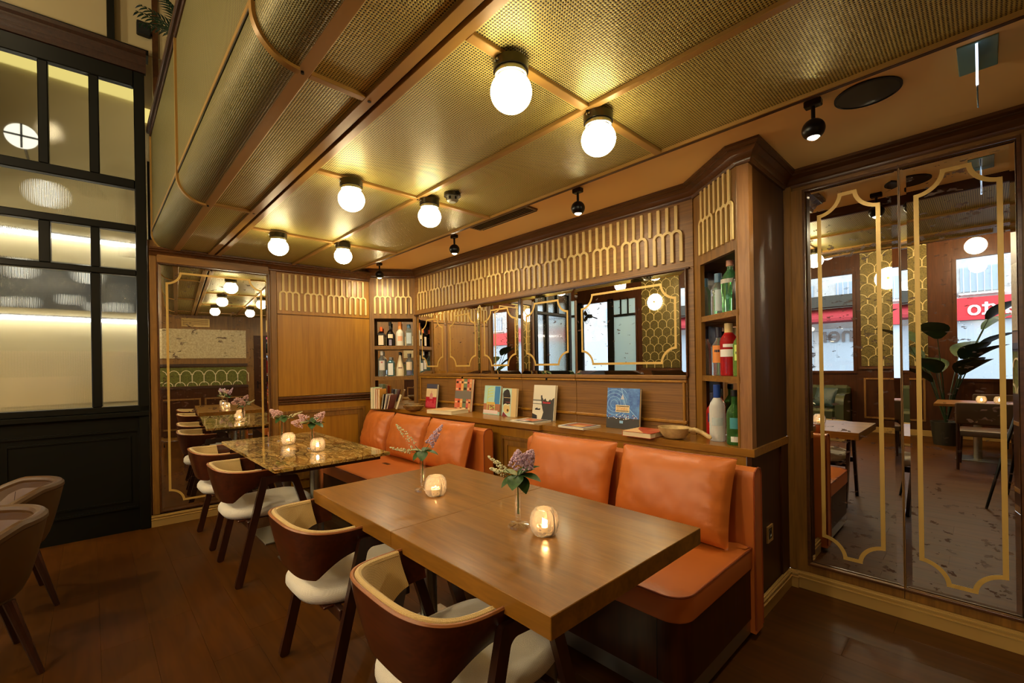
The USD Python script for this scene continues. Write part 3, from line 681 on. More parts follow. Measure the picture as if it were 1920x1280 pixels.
dr = thing('door', 'plain dark wood door at the end of the far wall', 'door'); 
obj('leaf', WF.box(-2.55, -1.86, 0.01, 2.05, 0.004, 0.03), W_DK, dr, False)
obj('handle', trimesh.util.concatenate([WF.box(-1.93, -1.91, 0.95, 1.1, 0.03, 0.04), WF.box(-2.03, -1.91, 1.05, 1.065, 0.05, 0.062), WF.box(-1.925, -1.915, 1.052, 1.063, 0.03, 0.06)]), BLKMET, dr, False)
vg = thing('air_vent', 'rectangular brass air grille high on the far wall', 'vent')
obj('frame', WF.prism(ring(-1.10, -0.65, 2.2, 2.36, 0.02), 0.004, 0.016), BRASS, vg, False)
for k in range(9): obj('slat', WF.box(-1.08, -0.67, 2.222 + k * 0.014, 2.229 + k * 0.014, 0.004, 0.012), BRASS, vg, False)

# ------------------------------------------------------------------ street front and street (seen in the mirrors)
wf = struct_group('wall_front', 'oak street front with windows')
def fseg(x0, x1, z0, z1, m=W_DK): obj('wall_section', box(x0, x1, YF - 0.1, YF, z0, z1), m, wf, False)
WINS = [(-9.0, -5.95, 0.10, 3.02), (-4.75, -1.69, 1.08, 3.02), (-0.39, 0.70, 0.95, 3.04)]
fseg(-9.6, -9.0, 0, 3.5); fseg(-5.95, -4.75, 0, 3.5); fseg(-1.69, -0.39, 0, 3.5); fseg(0.70, XF, 0, 3.5)
for a, b, z0, z1 in WINS: fseg(a, b, z1, 3.5); fseg(a, b, 0, z0)
for i, (a, b, z0, z1) in enumerate(WINS):
    w = struct_group('window_%d' % (i + 1), ['wide glazed shopfront window beyond the partition', 'street window above the green sofa', 'street window behind the leafy plant'][i])
    obj('frame', Wall((0, YF), (-1, 0)).prism(ring(-b, -a, z0, z1, 0.05), -0.06, 0.02), W_DK, w, False)
    if i == 0:
        for x in (-8.2, -7.74, -6.74): obj('mullion', box(x - 0.09, x + 0.09, YF - 0.05, YF + 0.02, z0, z1), BLACK, w, False)
        obj('transom', box(-6.65, -6.0, YF - 0.05, YF + 0.02, 2.54, 2.60), BLACK, w, False)
        for x in (-6.43, -6.22): obj('mullion', box(x - 0.015, x + 0.015, YF - 0.05, YF + 0.02, 2.60, z1), BLACK, w, False)
        obj('frosted_pane', box(-6.65, -6.0, YF - 0.02, YF - 0.012, z0 + 0.05, z1 - 0.05), FROST, w, False)
        obj('frosted_pane', box(-8.95, -8.3, YF - 0.02, YF - 0.012, z0 + 0.05, z1 - 0.05), FROST, w, False)
    obj('pane', box(a + 0.05, b - 0.05, YF - 0.035, YF - 0.029, z0 + 0.05, z1 - 0.05), PANE, w, False)
def scallops(x0, x1, z0, z1, label):
    t = thing('scallop_wallcovering', label, 'wall panel', (0, 0.001, 0))
    obj('backing', box(x0, x1, YF, YF + 0.012, z0, z1), GILT, t, False)
    p = 0.215; rh = 0.19; r = 0; z = z0
    clip = sbox(x0, z0, x1, z1)
    while z < z1:
        n = 0; x = x0 + (p / 2 if r % 2 else 0)
        while x < x1 + p:
            g = Point(x, z + 0.09).buffer(p / 2 + 0.005, 10).difference(Point(x, z + 0.09).buffer(p / 2 - 0.007, 10)).intersection(sbox(x - 1, z + 0.09, x + 1, z + 1))
            g = unary_union([g, sbox(x + p / 2 - 0.009, z, x + p / 2 + 0.009, z + 0.09)]).intersection(clip)
            if g.area > 1e-5:
                me = extr(g, 0.01); me.apply_transform(np.array([[1, 0, 0, 0], [0, 0, -1, YF + 0.022], [0, 1, 0, 0], [0, 0, 0, 1.0]])); obj('scallop_trim', me, TRIMG, t, False)
            x += p
        z += rh; r += 1
scallops(-1.62, -0.70, 1.22, 3.38, 'gilt scallop wall panel between the street windows, seen in the right mirror')
scallops(-5.82, -4.86, 1.22, 3.38, 'gilt scallop wall panel left of the street windows, seen in the wide back mirror')
for x0, x1 in ((-1.65, -0.68), (-5.86, -4.82)):
    obj('wainscot_moulding', Wall((0, YF), (-1, 0)).prism(ring(-x1 + 0.06, -x0 - 0.06, 0.25, 1.0, 0.03), 0.0, 0.016), W_V, wf, False)
    obj('wainscot_rail', box(x0, x1, YF, YF + 0.03, 1.16, 1.21), W_CORN, wf, False)
S('baseboard_front', box(-9.0, XF, YF, YF + 0.02, 0, 0.1), BRASS, False)
for x, lab in ((-1.207, 'glowing disc sconce on the gilt scallop panel between the street windows'), (-5.45, 'glowing disc sconce on the gilt scallop panel left of the windows')):
    t = thing('wall_sconce', lab, 'lamp', (x, YF + 0.022, 2.8))
    m = lathe([(0, 0.03), (0.15, 0.05), (0.19, 0.045), (0.2, 0.03), (0.19, 0.022), (0, 0.022)], 32); m.apply_transform(trimesh.transformations.rotation_matrix(-math.pi / 2, (1, 0, 0)))
    obj('disc_shade', m, SCONM, t)
    m = cyl(0.02, 0, 0.07, seg=12); m.apply_transform(trimesh.transformations.rotation_matrix(-math.pi / 2, (1, 0, 0))); obj('boss', m, BRASS, t)
S('street_ground', box(-30, 25, -30, YF - 0.1, -0.15, -0.05), ASPH, False, 'pale street paving outside')
hb = thing('building', 'pale building across the street with barred windows and red shop sign', 'building', kind=None)
obj('wall', box(-26, 22, -13.2, -12.4, -0.05, 9.0), STUCCO, hb, False)
for k in range(14):
    x = -12.1 + k * 1.5
    w = obj('window', box(x - 0.42, x + 0.42, -12.42, -12.36, 3.25, 3.95), plain('street_window', lin(150, 165, 180), 0.2), hb, False)
    for q in range(6): obj('window_bar', box(x - 0.36 + q * 0.14, x - 0.345 + q * 0.14, -12.33, -12.31, 3.22, 3.98), WHITE, w, False)
    obj('sill', box(x - 0.46, x + 0.46, -12.42, -12.28, 3.15, 3.2), WHITE, w, False)
obj('sign_board', box(-1.5, 8.5, -12.38, -12.2, 2.42, 3.06), plain('sign_red', lin(196, 30, 40), 0.5), hb, False)
obj('awning', hull([(-6.2, -12.4, 3.1), (-1.7, -12.4, 3.1), (-6.2, -11.7, 2.72), (-1.7, -11.7, 2.72), (-6.2, -12.4, 2.6), (-1.7, -12.4, 2.6), (-6.2, -11.7, 2.62), (-1.7, -11.7, 2.62)]), plain('awning_red', lin(140, 24, 34), 0.7), hb, False)
obj('awning_box', box(-6.2, -1.7, -12.4, -12.0, 3.12, 3.5), CHAR, hb, False)
def street_text(s, h, x, y, z, mat, parent):
    m = meshkit.text_mesh(s, h, 0.03, True); m.apply_transform(np.array([[-1, 0, 0, x], [0, 0, 1, y], [0, 1, 0, z], [0, 0, 0, 1.0]])); obj('sign_lettering', m, mat, parent, False)
street_text('akto', 0.36, 0.62, -12.19, 2.56, WHITE, hb)
for k in range(9): obj('shop_window', box(-20 + k * 3.2, -17 + k * 3.2, -12.43, -12.36, 0.4, 2.4), plain('shop_glass', lin(160, 172, 182), 0.15), hb, False)
street_text('döner', 0.46, -2.25, -12.34, 1.95, plain('sign_grey', lin(96, 90, 88), 0.6), hb)

# ------------------------------------------------------------------ room beyond the partition
for i, (z, y0, y1) in enumerate(((2.02, -1.6, 1.5), (3.05, -1.6, 1.5))):
    t = thing('tube_light', ['long white tube lamp beyond the fluted glass, the lower of two', 'long white tube lamp beyond the fluted glass, the upper of two'][i], 'lamp')
    obj('tube', tube([(-7.9, y0, z), (-7.9, y1, z)], 0.02, 8), LEDW, t); obj('bracket', box(-7.93, -7.87, y0, y1, z + 0.018, z + 0.04), BLKMET, t, False)
for (x, y, z, r), l in (((-6.4, -0.24, 2.37, 0.10), 'large opal globe beyond the fluted glass, cut by the bar above'), ((-7.3, -0.55, 2.2, 0.06), 'small opal globe beyond the fluted glass, upper left'), ((-7.3, -0.32, 2.13, 0.055), 'small opal globe beyond the fluted glass, the middle of three'), ((-7.3, -0.12, 2.14, 0.06), 'small opal globe beyond the fluted glass, nearest the post'), ((-6.4, -0.54, 3.14, 0.13), 'opal globe behind the long plain pane of the partition')):
    t = thing('bracket_lamp', l, 'lamp', (x, y, z)); obj('globe', trimesh.creation.icosphere(3, r), BLOBM, t, True); m = cyl(0.006, r * 0.9, 8.0 + x, seg=8); m.apply_transform(trimesh.transformations.rotation_matrix(-math.pi / 2, (0, 1, 0))); obj('arm', m, BLKMET, t)
t = thing('round_lamp', 'round pale disc with a dark cross bar behind the top row of panes', 'lamp', (-6.4, -0.46, 3.65))  # glowing disc for the round pale shape in the top panes
m = cyl(0.115, -0.01, 0.01, seg=40); m.apply_transform(trimesh.transformations.rotation_matrix(math.pi / 2, (0, 1, 0))); obj('disc', m, BLOBM, t)
obj('cross_bar', [box(0.012, 0.024, -0.008, 0.008, -0.115, 0.115), box(0.012, 0.024, -0.115, 0.115, -0.008, 0.008)], BLKMET, t, False)
m = cyl(0.012, 0.01, 1.6, seg=8); m.apply_transform(trimesh.transformations.rotation_matrix(-math.pi / 2, (0, 1, 0))); obj('arm', m, BLKMET, t)
for y0, y1, z0, z1, l in ((-0.42, 0.9, 0.95, 1.62, 'pale lit panel low on the wall beyond the fluted glass'), (-1.5, -0.62, 0.9, 1.3, 'short pale panel on the wall beyond the fluted glass')):
    t = thing('pale_wall_panel', l, 'wall panel'); obj('panel', box(-7.99, -7.96, y0, y1, z0, z1), CREAMP, t, False)
S('wall_beyond', box(-8.1, -8.0, -1.7, 1.6, 0, 5.4), plain('dun_plaster', lin(190, 180, 144), 0.8), False, 'beige wall behind the fluted glass')
t = thing('cove_light', 'yellow cove strip high on the wall beyond the partition', 'lamp'); obj('strip', box(-8.0, -7.94, -1.7, 1.6, 5.05, 5.22), LEDY, t, False)
t = thing('cove_light', 'yellow cove strip on the end wall behind the balcony post', 'lamp'); obj('strip', box(-5.85, -5.83, 0.42, 0.8, 3.88, 4.02), LEDY, t, False)
S('trim_7', box(-8.0, -7.985, -1.7, 1.6, 2.15, 2.75), plain('slate_band', lin(70, 76, 78), 0.6), False, 'slate grey band on the wall behind the fluted glass')

# ------------------------------------------------------------------ lamps
GLAB = {}
def globe(label):
    t = thing('globe_lamp', label, 'lamp', (0, 0, 0), 0, 'opal globe ceiling lamps')
    obj('mounting_cap', lathe([(0, 0), (0.062, 0), (0.062, -0.032), (0, -0.032)], 32), GUN, t)
    obj('collar', lathe([(0.05, -0.032), (0.056, -0.034), (0.058, -0.05), (0.052, -0.052), (0.05, -0.05)], 32), STEEL, t)
    m = trimesh.creation.icosphere(3, 0.073); m.apply_scale((1, 1, 0.92)); m.apply_translation((0, 0, -0.104)); obj('globe', m, GLOBEM, t, True)
    m = trimesh.util.concatenate([cyl(0.004, 0, 0.006, seg=8), cyl(0.004, 0, 0.006, 0.012, 0, seg=8)]); m.apply_transform(trimesh.transformations.rotation_matrix(math.pi / 2, (1, 0, 0))); m.apply_translation((-0.01, -0.061, -0.015)); obj('screw', m, STEEL, t)
    return t
g0 = globe('opal globe lamp nearest the camera, first of the left row under the perforated ceiling')
def move(o, loc):
    UsdGeom.Xform(o).GetOrderedXformOps()[0].Set(Gf.Vec3d(*map(float, loc)))
move(g0, (KM * -1.095, KM * 1.048, ZM))
for x, y, l in ((-1.088, 1.535, 'opal globe lamp just right of the nearest bar crossing, in the row beside the soffit'), (-2.385, 1.055, 'second opal globe lamp of the left ceiling row, in the middle of the panels'),
                (-2.35, 1.535, 'second opal globe lamp of the row beside the soffit, next to the smoke detector'), (-3.68, 1.05, 'farthest opal globe lamp of the left ceiling row, near the left wall'), (-3.65, 1.535, 'farthest opal globe lamp of the row beside the soffit, near the left wall')):
    dup(g0, (KM * x, KM * y, ZM), 0, l)
def pendant(loc, label, gm):
    t = thing('pendant_lamp', label, 'lamp', loc)
    obj('canopy', lathe([(0, 0), (0.06, 0), (0.055, -0.025), (0, -0.025)], 24), GUN, t)
    obj('rod', cyl(0.008, -0.36, -0.02, seg=10), BLKMET, t)
    m = trimesh.creation.icosphere(3, 0.12); m.apply_translation((0, 0, -0.46)); obj('globe', m, gm, t, True)
    obj('collar', cyl(0.04, -0.37, -0.33, seg=20), GUN, t)
for x, y, l in ((-1.66, -2.0, 'opal pendant globe by the street windows, seen in the right mirror'), (-0.1, -3.3, 'added fill pendant globe over the window table'), (-3.4, -2.0, 'added fill pendant globe over the green sofa side of the front bay'), (-5.3, -2.6, 'added fill pendant globe near the end of the partition')):  # first hangs in the mirror view, the others are added fill for the walls
    pendant((x, y, 3.45), l, PENDM)
pendant((-6.7, 1.0, 5.4), 'unseen opal pendant globe high beyond the partition, placed to light the wall there', PENDHM)  # out of view, lights the wall behind the top panes
for x, y, l in ((-0.6, -0.9, 'unseen high opal pendant globe near the far wall, placed to light the balcony front'), (-3.2, -0.9, 'unseen high opal pendant globe near the partition, placed to light the upper glazing')):  # both out of view, lighting the balcony front and upper glazing
    pendant((x, y, 5.4), l, PENDHM)

def spot(label):
    t = thing('spotlight', label, 'spotlight', (0, 0, ZC), 0, 'black ball spotlights on the soffit')
    obj('base', cbox(-0.032, 0.032, -0.02, 0.02, -0.028, 0.0, 0.004), BLKMET, t)
    obj('stem', cyl(0.008, -0.085, -0.028, seg=12), BLKMET, t)
    a = np.linspace(0, math.radians(146), 20); pr = [(0.044 * math.sin(x), -0.125 + 0.044 * math.cos(x)) for x in a] + [(0.018, -0.1565), (0.0, -0.1565)]
    obj('ball_housing', lathe(pr, 28), BLKMET, t)
    obj('lens', lathe([(0, -0.157), (0.02, -0.158), (0.018, -0.163), (0.011, -0.168), (0, -0.170)], 20), SPOTM, t)
    return t
s0 = spot('black ball spotlight nearest the right mirror doors'); move(s0, (-0.505, 2.29, ZC))
for x, l in ((-1.79, 'black ball spotlight above the wide right mirror panel'), (-3.13, 'black ball spotlight over the middle of the back wall'), (-4.50, 'black ball spotlight above the left corner shelves')):
    dup(s0, (x, 2.29, ZC), 0, l)
t = thing('ceiling_speaker', 'round black speaker recessed in the soffit near the right mirror', 'speaker', (-0.335, 2.40, ZC))
obj('grille', lathe([(0, -0.006), (0.105, -0.006), (0.105, 0), (0, 0)], 40), BLKMET, t); obj('rim', lathe([(0.105, -0.008), (0.114, -0.006), (0.114, 0), (0.105, 0)], 40), plain('black_plastic', lin(10, 10, 9), 0.6), t)
t = thing('smoke_detector', 'grey smoke detector beside the second globe lamp', 'detector', (KM * -2.20, KM * 1.60, ZM + 0.018))
obj('base', lathe([(0, 0), (0.052, 0), (0.052, -0.022), (0, -0.022)], 28), GUN, t); obj('body', lathe([(0, -0.02), (0.036, -0.02), (0.034, -0.05), (0.022, -0.058), (0, -0.058)], 28), plain('detector_grey', lin(120, 116, 96), 0.5), t)
for k in range(6): obj('slot', turned(box(0.034, 0.037, -0.006, 0.006, -0.045, -0.028), k * math.pi / 3), BLKMET, t, False)
obj('cable_entry', cyl(0.008, -0.016, -0.004, 0.058, 0.0, 10), BLKMET, t)
t = thing('air_vent', 'long dark brown air grille set in the soffit', 'vent', (0, 0, ZC))
VX0, VX1, VY0, VY1 = -2.86, -2.21, 2.145, 2.36
obj('frame', extr(sbox(VX0, VY0, VX1, VY1).difference(sbox(VX0 + 0.02, VY0 + 0.02, VX1 - 0.02, VY1 - 0.02)), 0.012).apply_translation((0, 0, -0.013)), W_CORN, t, False)
for k in range(9): obj('slat', box(VX0 + 0.02, VX1 - 0.02, VY0 + 0.03 + k * 0.024, VY0 + 0.038 + k * 0.024, -0.012, -0.002), W_DKH, t, False)
t = thing('acrylic_sign', 'clear acrylic edge lit plate hanging from the soffit at upper right', 'sign', (0, 0, ZC))
obj('back_plate', cbox(-0.065, 0.04, 2.30, 2.535, -0.006, 0.0, 0.002), plain('teal_plate', lin(120, 170, 176), 0.15), t)
obj('lit_edge', cbox(-0.0175, -0.010, 2.306, 2.310, -0.155, -0.006, 0.001), emit('acrylic_edge_glow', (0.72, 0.82, 1.0), 0.35), t)
obj('blade', cbox(-0.016, -0.0115, 2.31, 2.52, -0.155, -0.006, 0.001), ACRY, t)

# ------------------------------------------------------------------ soft and rounded shapes
def rrect(x0, x1, y0, y1, r, n=6):
    """rounded rectangle outline, counter-clockwise; r: one radius or four (from lower left, ccw)"""
    r = (r,) * 4 if np.ndim(r) == 0 else r; o = []
    for (cx, cy, a0), q in zip(((x0, y0, 180), (x1, y0, 270), (x1, y1, 0), (x0, y1, 90)), r):
        sx, sy = (1 if cx == x0 else -1), (1 if cy == y0 else -1)
        for k in range(n + 1):
            a = math.radians(a0 + 90 * k / n); o.append((cx + sx * q + q * math.cos(a), cy + sy * q + q * math.sin(a)))
    return np.array(o)

def puff(outline, rings):
    """closed solid: outline offset by each ring's inset at its z; first and last rings are capped by fans"""
    P = np.asarray(outline, float); nx = np.roll(P, -1, 0) - np.roll(P, 1, 0); N = np.stack([nx[:, 1], -nx[:, 0]], 1); N /= np.maximum(np.linalg.norm(N, axis=1)[:, None], 1e-9)
    n = len(P); V = []; Fc = []
    for ins, z in rings: V += [(x, y, z) for x, y in P - N * ins]
    for i in range(len(rings) - 1):
        for k in range(n):
            a, b = i * n + k, i * n + (k + 1) % n; Fc += [(a, b, b + n), (a, b + n, a + n)]
    c = P.mean(0); V.append((c[0], c[1], rings[0][1])); V.append((c[0], c[1], rings[-1][1] + (rings[-1][1] - rings[-2][1]) * 0.5)); b0, t0 = len(V) - 2, len(V) - 1; L = (len(rings) - 1) * n
    for k in range(n): Fc += [(b0, (k + 1) % n, k), (t0, L + k, L + (k + 1) % n)]
    m = trimesh.Trimesh(np.array(V), np.array(Fc), process=False); m.fix_normals(); return m

def pillow(a, b, T, seed, n=40, m=32):
    u = np.linspace(-1, 1, n); v = np.linspace(-1, 1, m); U, Vv = np.meshgrid(u, v, indexing='ij')
    th = T * np.power(np.clip((1 - np.abs(U) ** 3.2) * (1 - np.abs(Vv) ** 3.2), 0, 1), 0.55)
    X = a * U * (1 - 0.035 * (1 - Vv ** 2) * np.abs(U) ** 3); Z = b * Vv * (1 - 0.03 * (1 - U ** 2) * np.abs(Vv) ** 3)
    pts = np.stack([U * 1.6 + seed, Vv * 7 + U * 3.0, np.full_like(U, seed * 1.7)], -1); w = meshkit.fbm(pts, 3, seed) - 0.5
    pts2 = np.stack([U * 5 + seed, Vv * 2.0 + U * 2.5, np.full_like(U, seed * 0.7)], -1); w2 = meshkit.fbm(pts2, 3, seed + 5) - 0.5
    edge = np.clip(np.abs(U), 0, 1) ** 4; fade = np.clip(th / T, 0, 1) ** 0.6
    front = -(th + fade * (0.055 * edge * w + 0.014 * w2 + 0.016 * np.abs(Vv) ** 4 * w2))
    P = np.stack([X, front, Z], -1); Q = np.stack([X, th * 0.7, Z], -1)
    return thick_grid(P, Q)

# ------------------------------------------------------------------ benches
def bench(label, x0, x1, rr, seed):
    t = thing('bench', label, 'bench', (0, 0, 0))
    yf, yb, ybk = 1.615, 2.335, 2.432
    R = [0.015, 0.095, 0.01, 0.01]
    obj('seat_cushion', puff(rrect(x0, x1 - 0.0, yf, yb, R, 8), [(0.02, 0.345), (0.004, 0.347), (0.0, 0.356), (0.0, 0.430), (0.006, 0.445), (0.02, 0.452), (0.06, 0.457)]), LEATHER, t, 40)
    o = rrect(x0 + 0.003, x1 - 0.003, yf + 0.003, yb, [0.015, 0.093, 0.01, 0.01], 8)
    obj('piping', tube(np.column_stack([o, np.full(len(o), 0.447)]), 0.0042, 6, True), LEATHP, t)
    obj('base', puff(rrect(x0 + 0.006, x1 - 0.008, yf + 0.008, yb, [0.01, 0.09, 0.01, 0.01], 8), [(0.0, 0.102), (0.0, 0.345)]), W_DK, t, 40)
    obj('base_joint', box(x1 - 0.118, x1 - 0.1155, yf + 0.006, yf + 0.01, 0.104, 0.344), BLKMET, t, False)
    obj('plinth', puff(rrect(x0 + 0.008, x1 - 0.012, yf + 0.012, yb, [0.01, 0.085, 0.01, 0.01], 8), [(0.0, 0.03), (0.0, 0.102)]), STEEL, t, 40)
    obj('foot_recess', box(x0 + 0.05, x1 - 0.08, yf + 0.06, yb, 0.0, 0.03), BLKMET, t, False)
    pr = [(yb, 0.03), (ybk, 0.03), (ybk, 0.80), (ybk - 0.012, 0.822), (ybk - 0.04, 0.83), (yb + 0.04, 0.828), (yb + 0.012, 0.815), (yb + 0.0, 0.78)]
    m = extr(Polygon(pr), x1 + 0.012 - x0 - 0.0); m.apply_transform(np.array([[0, 0, 1, x0], [1, 0, 0, 0], [0, 1, 0, 0], [0, 0, 0, 1.0]])); obj('backrest', m, LEATHER, t, 40)
    for x in (x1 + 0.012,):
        w = [(x, y, z) for y, z in pr[3:]] ; w = [(x, ybk, 0.05), (x, ybk, 0.79)] + w + [(x, yb, 0.05)]
        obj('piping', tube(w, 0.0045, 6), LEATHP, t)
    return t
bench('orange leather bench in front, below the wide mirror', -2.33, -0.795, 0, 1)
bench('orange leather bench at the back, beside the marble table', -4.80, -2.845, 0, 2)
def cushion(label, x0, x1, seed, h=0.215, lean=0.30, y0=2.19, rz=0.0):
    t = thing('cushion', label, 'cushion', ((x0 + x1) / 2, y0, 0.45), rz, 'orange leather back cushions')
    m = pillow((x1 - x0) / 2, h, 0.098, seed); m.apply_transform(trimesh.transformations.rotation_matrix(-lean, (1, 0, 0))); m.apply_translation((0, 0.045, h * math.cos(lean) + 0.018)); obj('cover', m, LEATHER, t, 70)
    s = np.array([(u, 1.0) for u in np.linspace(-1, 1, 30)]); a, b = (x1 - x0) / 2, h
    P = np.array([(a * u, 0, b * (1 - 0.03 * (1 - u * u)) ) for u in np.linspace(-1, 1, 30)]); sm = tube(P, 0.003, 5); sm.apply_transform(trimesh.transformations.rotation_matrix(-lean, (1, 0, 0))); sm.apply_translation((0, 0.045, h * math.cos(lean) + 0.018)); obj('seam', sm, LEATHP, t)
cushion('right orange leather cushion on the front bench', -1.485, -0.845, 3)
cushion('left orange leather cushion on the front bench', -2.22, -1.53, 4, rz=0.03)
cushion('rightmost orange leather cushion on the back bench', -3.53, -2.90, 5)
cushion('middle orange leather cushion on the back bench', -4.20, -3.56, 6)
cushion('leftmost orange leather cushion on the back bench, by the panelled wall', -4.78, -4.23, 7)

# ------------------------------------------------------------------ tables
def pedestal(t, x, y, zt, plate=0.42):
    obj('column', cyl(0.043, 0.014, zt - 0.012, x, y, 28), STEEL, t)
    obj('base_plate', cbox(x - plate / 2, x + plate / 2, y - plate / 2, y + plate / 2, 0.0, 0.014, 0.003), STEEL, t)
    obj('top_plate', cbox(x - 0.15, x + 0.15, y - 0.15, y + 0.15, zt - 0.012, zt, 0.002), BLKMET, t)
for x0, x1, l in ((-2.309, -1.519, 'left one of the two oak tables pushed together'), (-1.5175, -0.7275, 'right one of the two oak tables, nearest the camera')):
    t = thing('oak_table', l, 'table')
    obj('tabletop', cbox(x0, x1, 0.80, 1.62, 0.69, 0.75, 0.0018), W_TAB, t, False)
    pedestal(t, (x0 + x1) / 2 - 0.02, 1.22, 0.69)
t = thing('marble_table', 'long brown veined marble table by the left mirror', 'table')
obj('tabletop', cbox(-4.43, -2.93, 0.795, 1.55, 0.728, 0.75, 0.002), MARB, t, False)
obj('sub_top', cbox(-4.38, -2.98, 0.845, 1.50, 0.70, 0.728, 0.002), W_DKH, t, False)
pedestal(t, -4.02, 1.17, 0.70); pedestal(t, -3.30, 1.17, 0.70)

# ------------------------------------------------------------------ chairs
def make_chair(label):
    t = thing('dining_chair', label, 'chair', (0, 0, 0), 0, 'walnut shell chairs along the tables')
    line = LineString([(-0.268, -0.02), (-0.105, 0.642), (0.078, 0.628), (0.282, -0.02)])
    pg = line.buffer(0.021, cap_style=2, join_style=2).intersection(sbox(-1, 0, 1, 2)); pg = pg.buffer(-0.016).buffer(0.016, 8); pg = pg.buffer(0.03, 8).buffer(-0.03, 8).intersection(sbox(-1, 0.0, 1, 2))
    for sx in (-1, 1):
        for nm, cut in (('leg', sbox(-1, 0, 0, 0.585)), ('leg', sbox(0, 0, 1, 0.585)), ('armrest', sbox(-1, 0.585, 1, 2))):
            m = extr(pg.intersection(cut), 0.026); m.apply_transform(np.array([[0, 0, 1, sx * 0.2675 - 0.013], [1, 0, 0, 0], [0, 1, 0, 0], [0, 0, 0, 1.0]])); obj(nm, m, W_CHL, t, 35)
    # moulded shell
    th = np.linspace(math.radians(-4), math.radians(184), 49); e = 2 / 3.3
    def plan(k, inset, yo=0.0):
        c, s_ = np.cos(th), np.sin(th)
        return np.stack([(0.276 - inset) * np.sign(c) * np.abs(c) ** e, -0.085 + yo - (0.275 - inset) * np.sign(s_) * np.abs(s_) ** e], -1)
    back = np.clip(np.sin(th), 0, 1); zt = 0.705 + 0.022 * back ** 2; zbm = 0.60 - 0.088 * np.clip(back * 1.5, 0, 1) ** 1.5
    def grid(inset, z_in=0.0, top=0.0, bot=0.0):
        rows = []
        for q in np.linspace(0, 1, 9):
            xy = plan(0, inset + 0.045 * (1 - q) ** 1.3); z = (zbm + bot) * (1 - q) + (zt + top) * q
            rows.append(np.column_stack([xy, z]))
        return np.array(rows)
    obj('shell', thick_grid(grid(0.0), grid(0.010)), W_CH, t, 50)
    ed = grid(0.005)[-1]; ed[:, 2] += 0.0; obj('shell_edge', tube(ed, 0.0062, 6), W_CHE, t)
    inner = thick_grid(grid(0.0105, top=-0.002, bot=0.004)[:, 2:-2], grid(0.032, top=-0.004, bot=0.01)[:, 2:-2]); obj('back_pad', inner, FABR, t, 50)
    ep = grid(0.021, top=-0.003)[-1][2:-2]; obj('pad_roll', tube(ep, 0.0125, 8), FABR, t)
    o = np.array([(0.235 * math.copysign(abs(math.cos(a)) ** 0.62, math.cos(a)) * (1.0 + 0.08 * math.sin(a)), -0.03 + 0.275 * math.copysign(abs(math.sin(a)) ** 0.66, math.sin(a))) for a in np.linspace(0, 2 * math.pi, 49)[:-1]])
    obj('seat', puff(o, [(0.05, 0.392), (0.015, 0.398), (0.0, 0.42), (0.002, 0.44), (0.012, 0.456), (0.035, 0.465), (0.09, 0.470)]), FABS, t, 60)
    obj('seat_rail', cbox(-0.25, 0.25, 0.09, 0.118, 0.345, 0.392, 0.004), W_CHL, t); obj('seat_rail', cbox(-0.25, 0.25, -0.2, -0.172, 0.345, 0.392, 0.004), W_CHL, t)
    obj('seat_board', cbox(-0.19, 0.19, -0.24, 0.19, 0.382, 0.394, 0.003), W_CH, t)
    return t
CY = 0.91
ch = make_chair('walnut shell chair nearest the camera, at the right oak table'); move(ch, (-1.17, CY, 0))
for x, y, l in ((-2.03, CY, 'walnut shell chair at the left oak table'), (-3.463, CY, 'walnut shell chair at the marble table, the one nearer the camera'), (-4.275, CY, 'walnut shell chair at the marble table, close to the left mirror')):
    dup(ch, (x, y, 0), 0, l)

def tub_chair(loc, rz, label, leather_m, inner, group=None, h=0.685):
    t = thing('tub_chair', label, 'chair', loc, rz, group)
    th = np.linspace(math.radians(-28), math.radians(208), 61)
    def ringp(r, z, sy=1.0): return np.column_stack([r * np.cos(th), r * np.sin(th) * sy, np.broadcast_to(z, th.shape)])
    hgt = h - 0.12 * (1 - np.clip(np.sin(th) * 1.2 + 0.25, 0, 1)) ** 1.2
    outer = np.array([ringp(0.22 + 0.085 * q ** 0.7, 0.36 + (hgt - 0.36) * q) for q in np.linspace(0, 1, 9)])
    inn = np.array([ringp(0.17 + 0.085 * q ** 0.7, 0.36 + (hgt - 0.012 - 0.36) * q) for q in np.linspace(0, 1, 9)])
    obj('outer_shell', thick_grid(outer, inn), leather_m, t, 50)
    obj('inner_shell', thick_grid(inn - np.array([0, 0, 0.012]), np.array([ringp(0.165 + 0.082 * q ** 0.7, 0.37 + (hgt - 0.05 - 0.37) * q) for q in np.linspace(0, 1, 9)])), inner, t, 50)
    rim = ringp(0.281, hgt - 0.004); obj('rim_roll', tube(rim, 0.026, 10), leather_m, t)
    for k in (15, 30, 45):
        sp = np.array([[(0.166 + 0.082 * q ** 0.7) * math.cos(th[k]), (0.166 + 0.082 * q ** 0.7) * math.sin(th[k]), 0.37 + (hgt[k] - 0.05 - 0.37) * q] for q in np.linspace(0, 1, 9)]); obj('stitch_seam', tube(sp, 0.002, 5), W_CHL, t)
    a = np.linspace(0, 2 * math.pi, 41)[:-1]; o = np.column_stack([0.225 * np.cos(a), 0.225 * np.sin(a) - 0.02])
    obj('seat', puff(o, [(0.03, 0.33), (0.0, 0.345), (0.0, 0.42), (0.02, 0.445), (0.06, 0.455)]), leather_m, t, 50)
    for sx in (-1, 1):
        for sy in (-1, 1):
            obj('leg', tube([(sx * 0.15, sy * 0.15, 0.345), (sx * 0.215, sy * 0.235, 0.0)], [0.022, 0.013], 10), W_CHL, t)
tub_chair((-3.10, -0.46, 0), 0.25, 'cognac leather tub chair at the picture left, the nearer one', LEATHB, LEATHI, 'cognac tub chairs at the left edge')
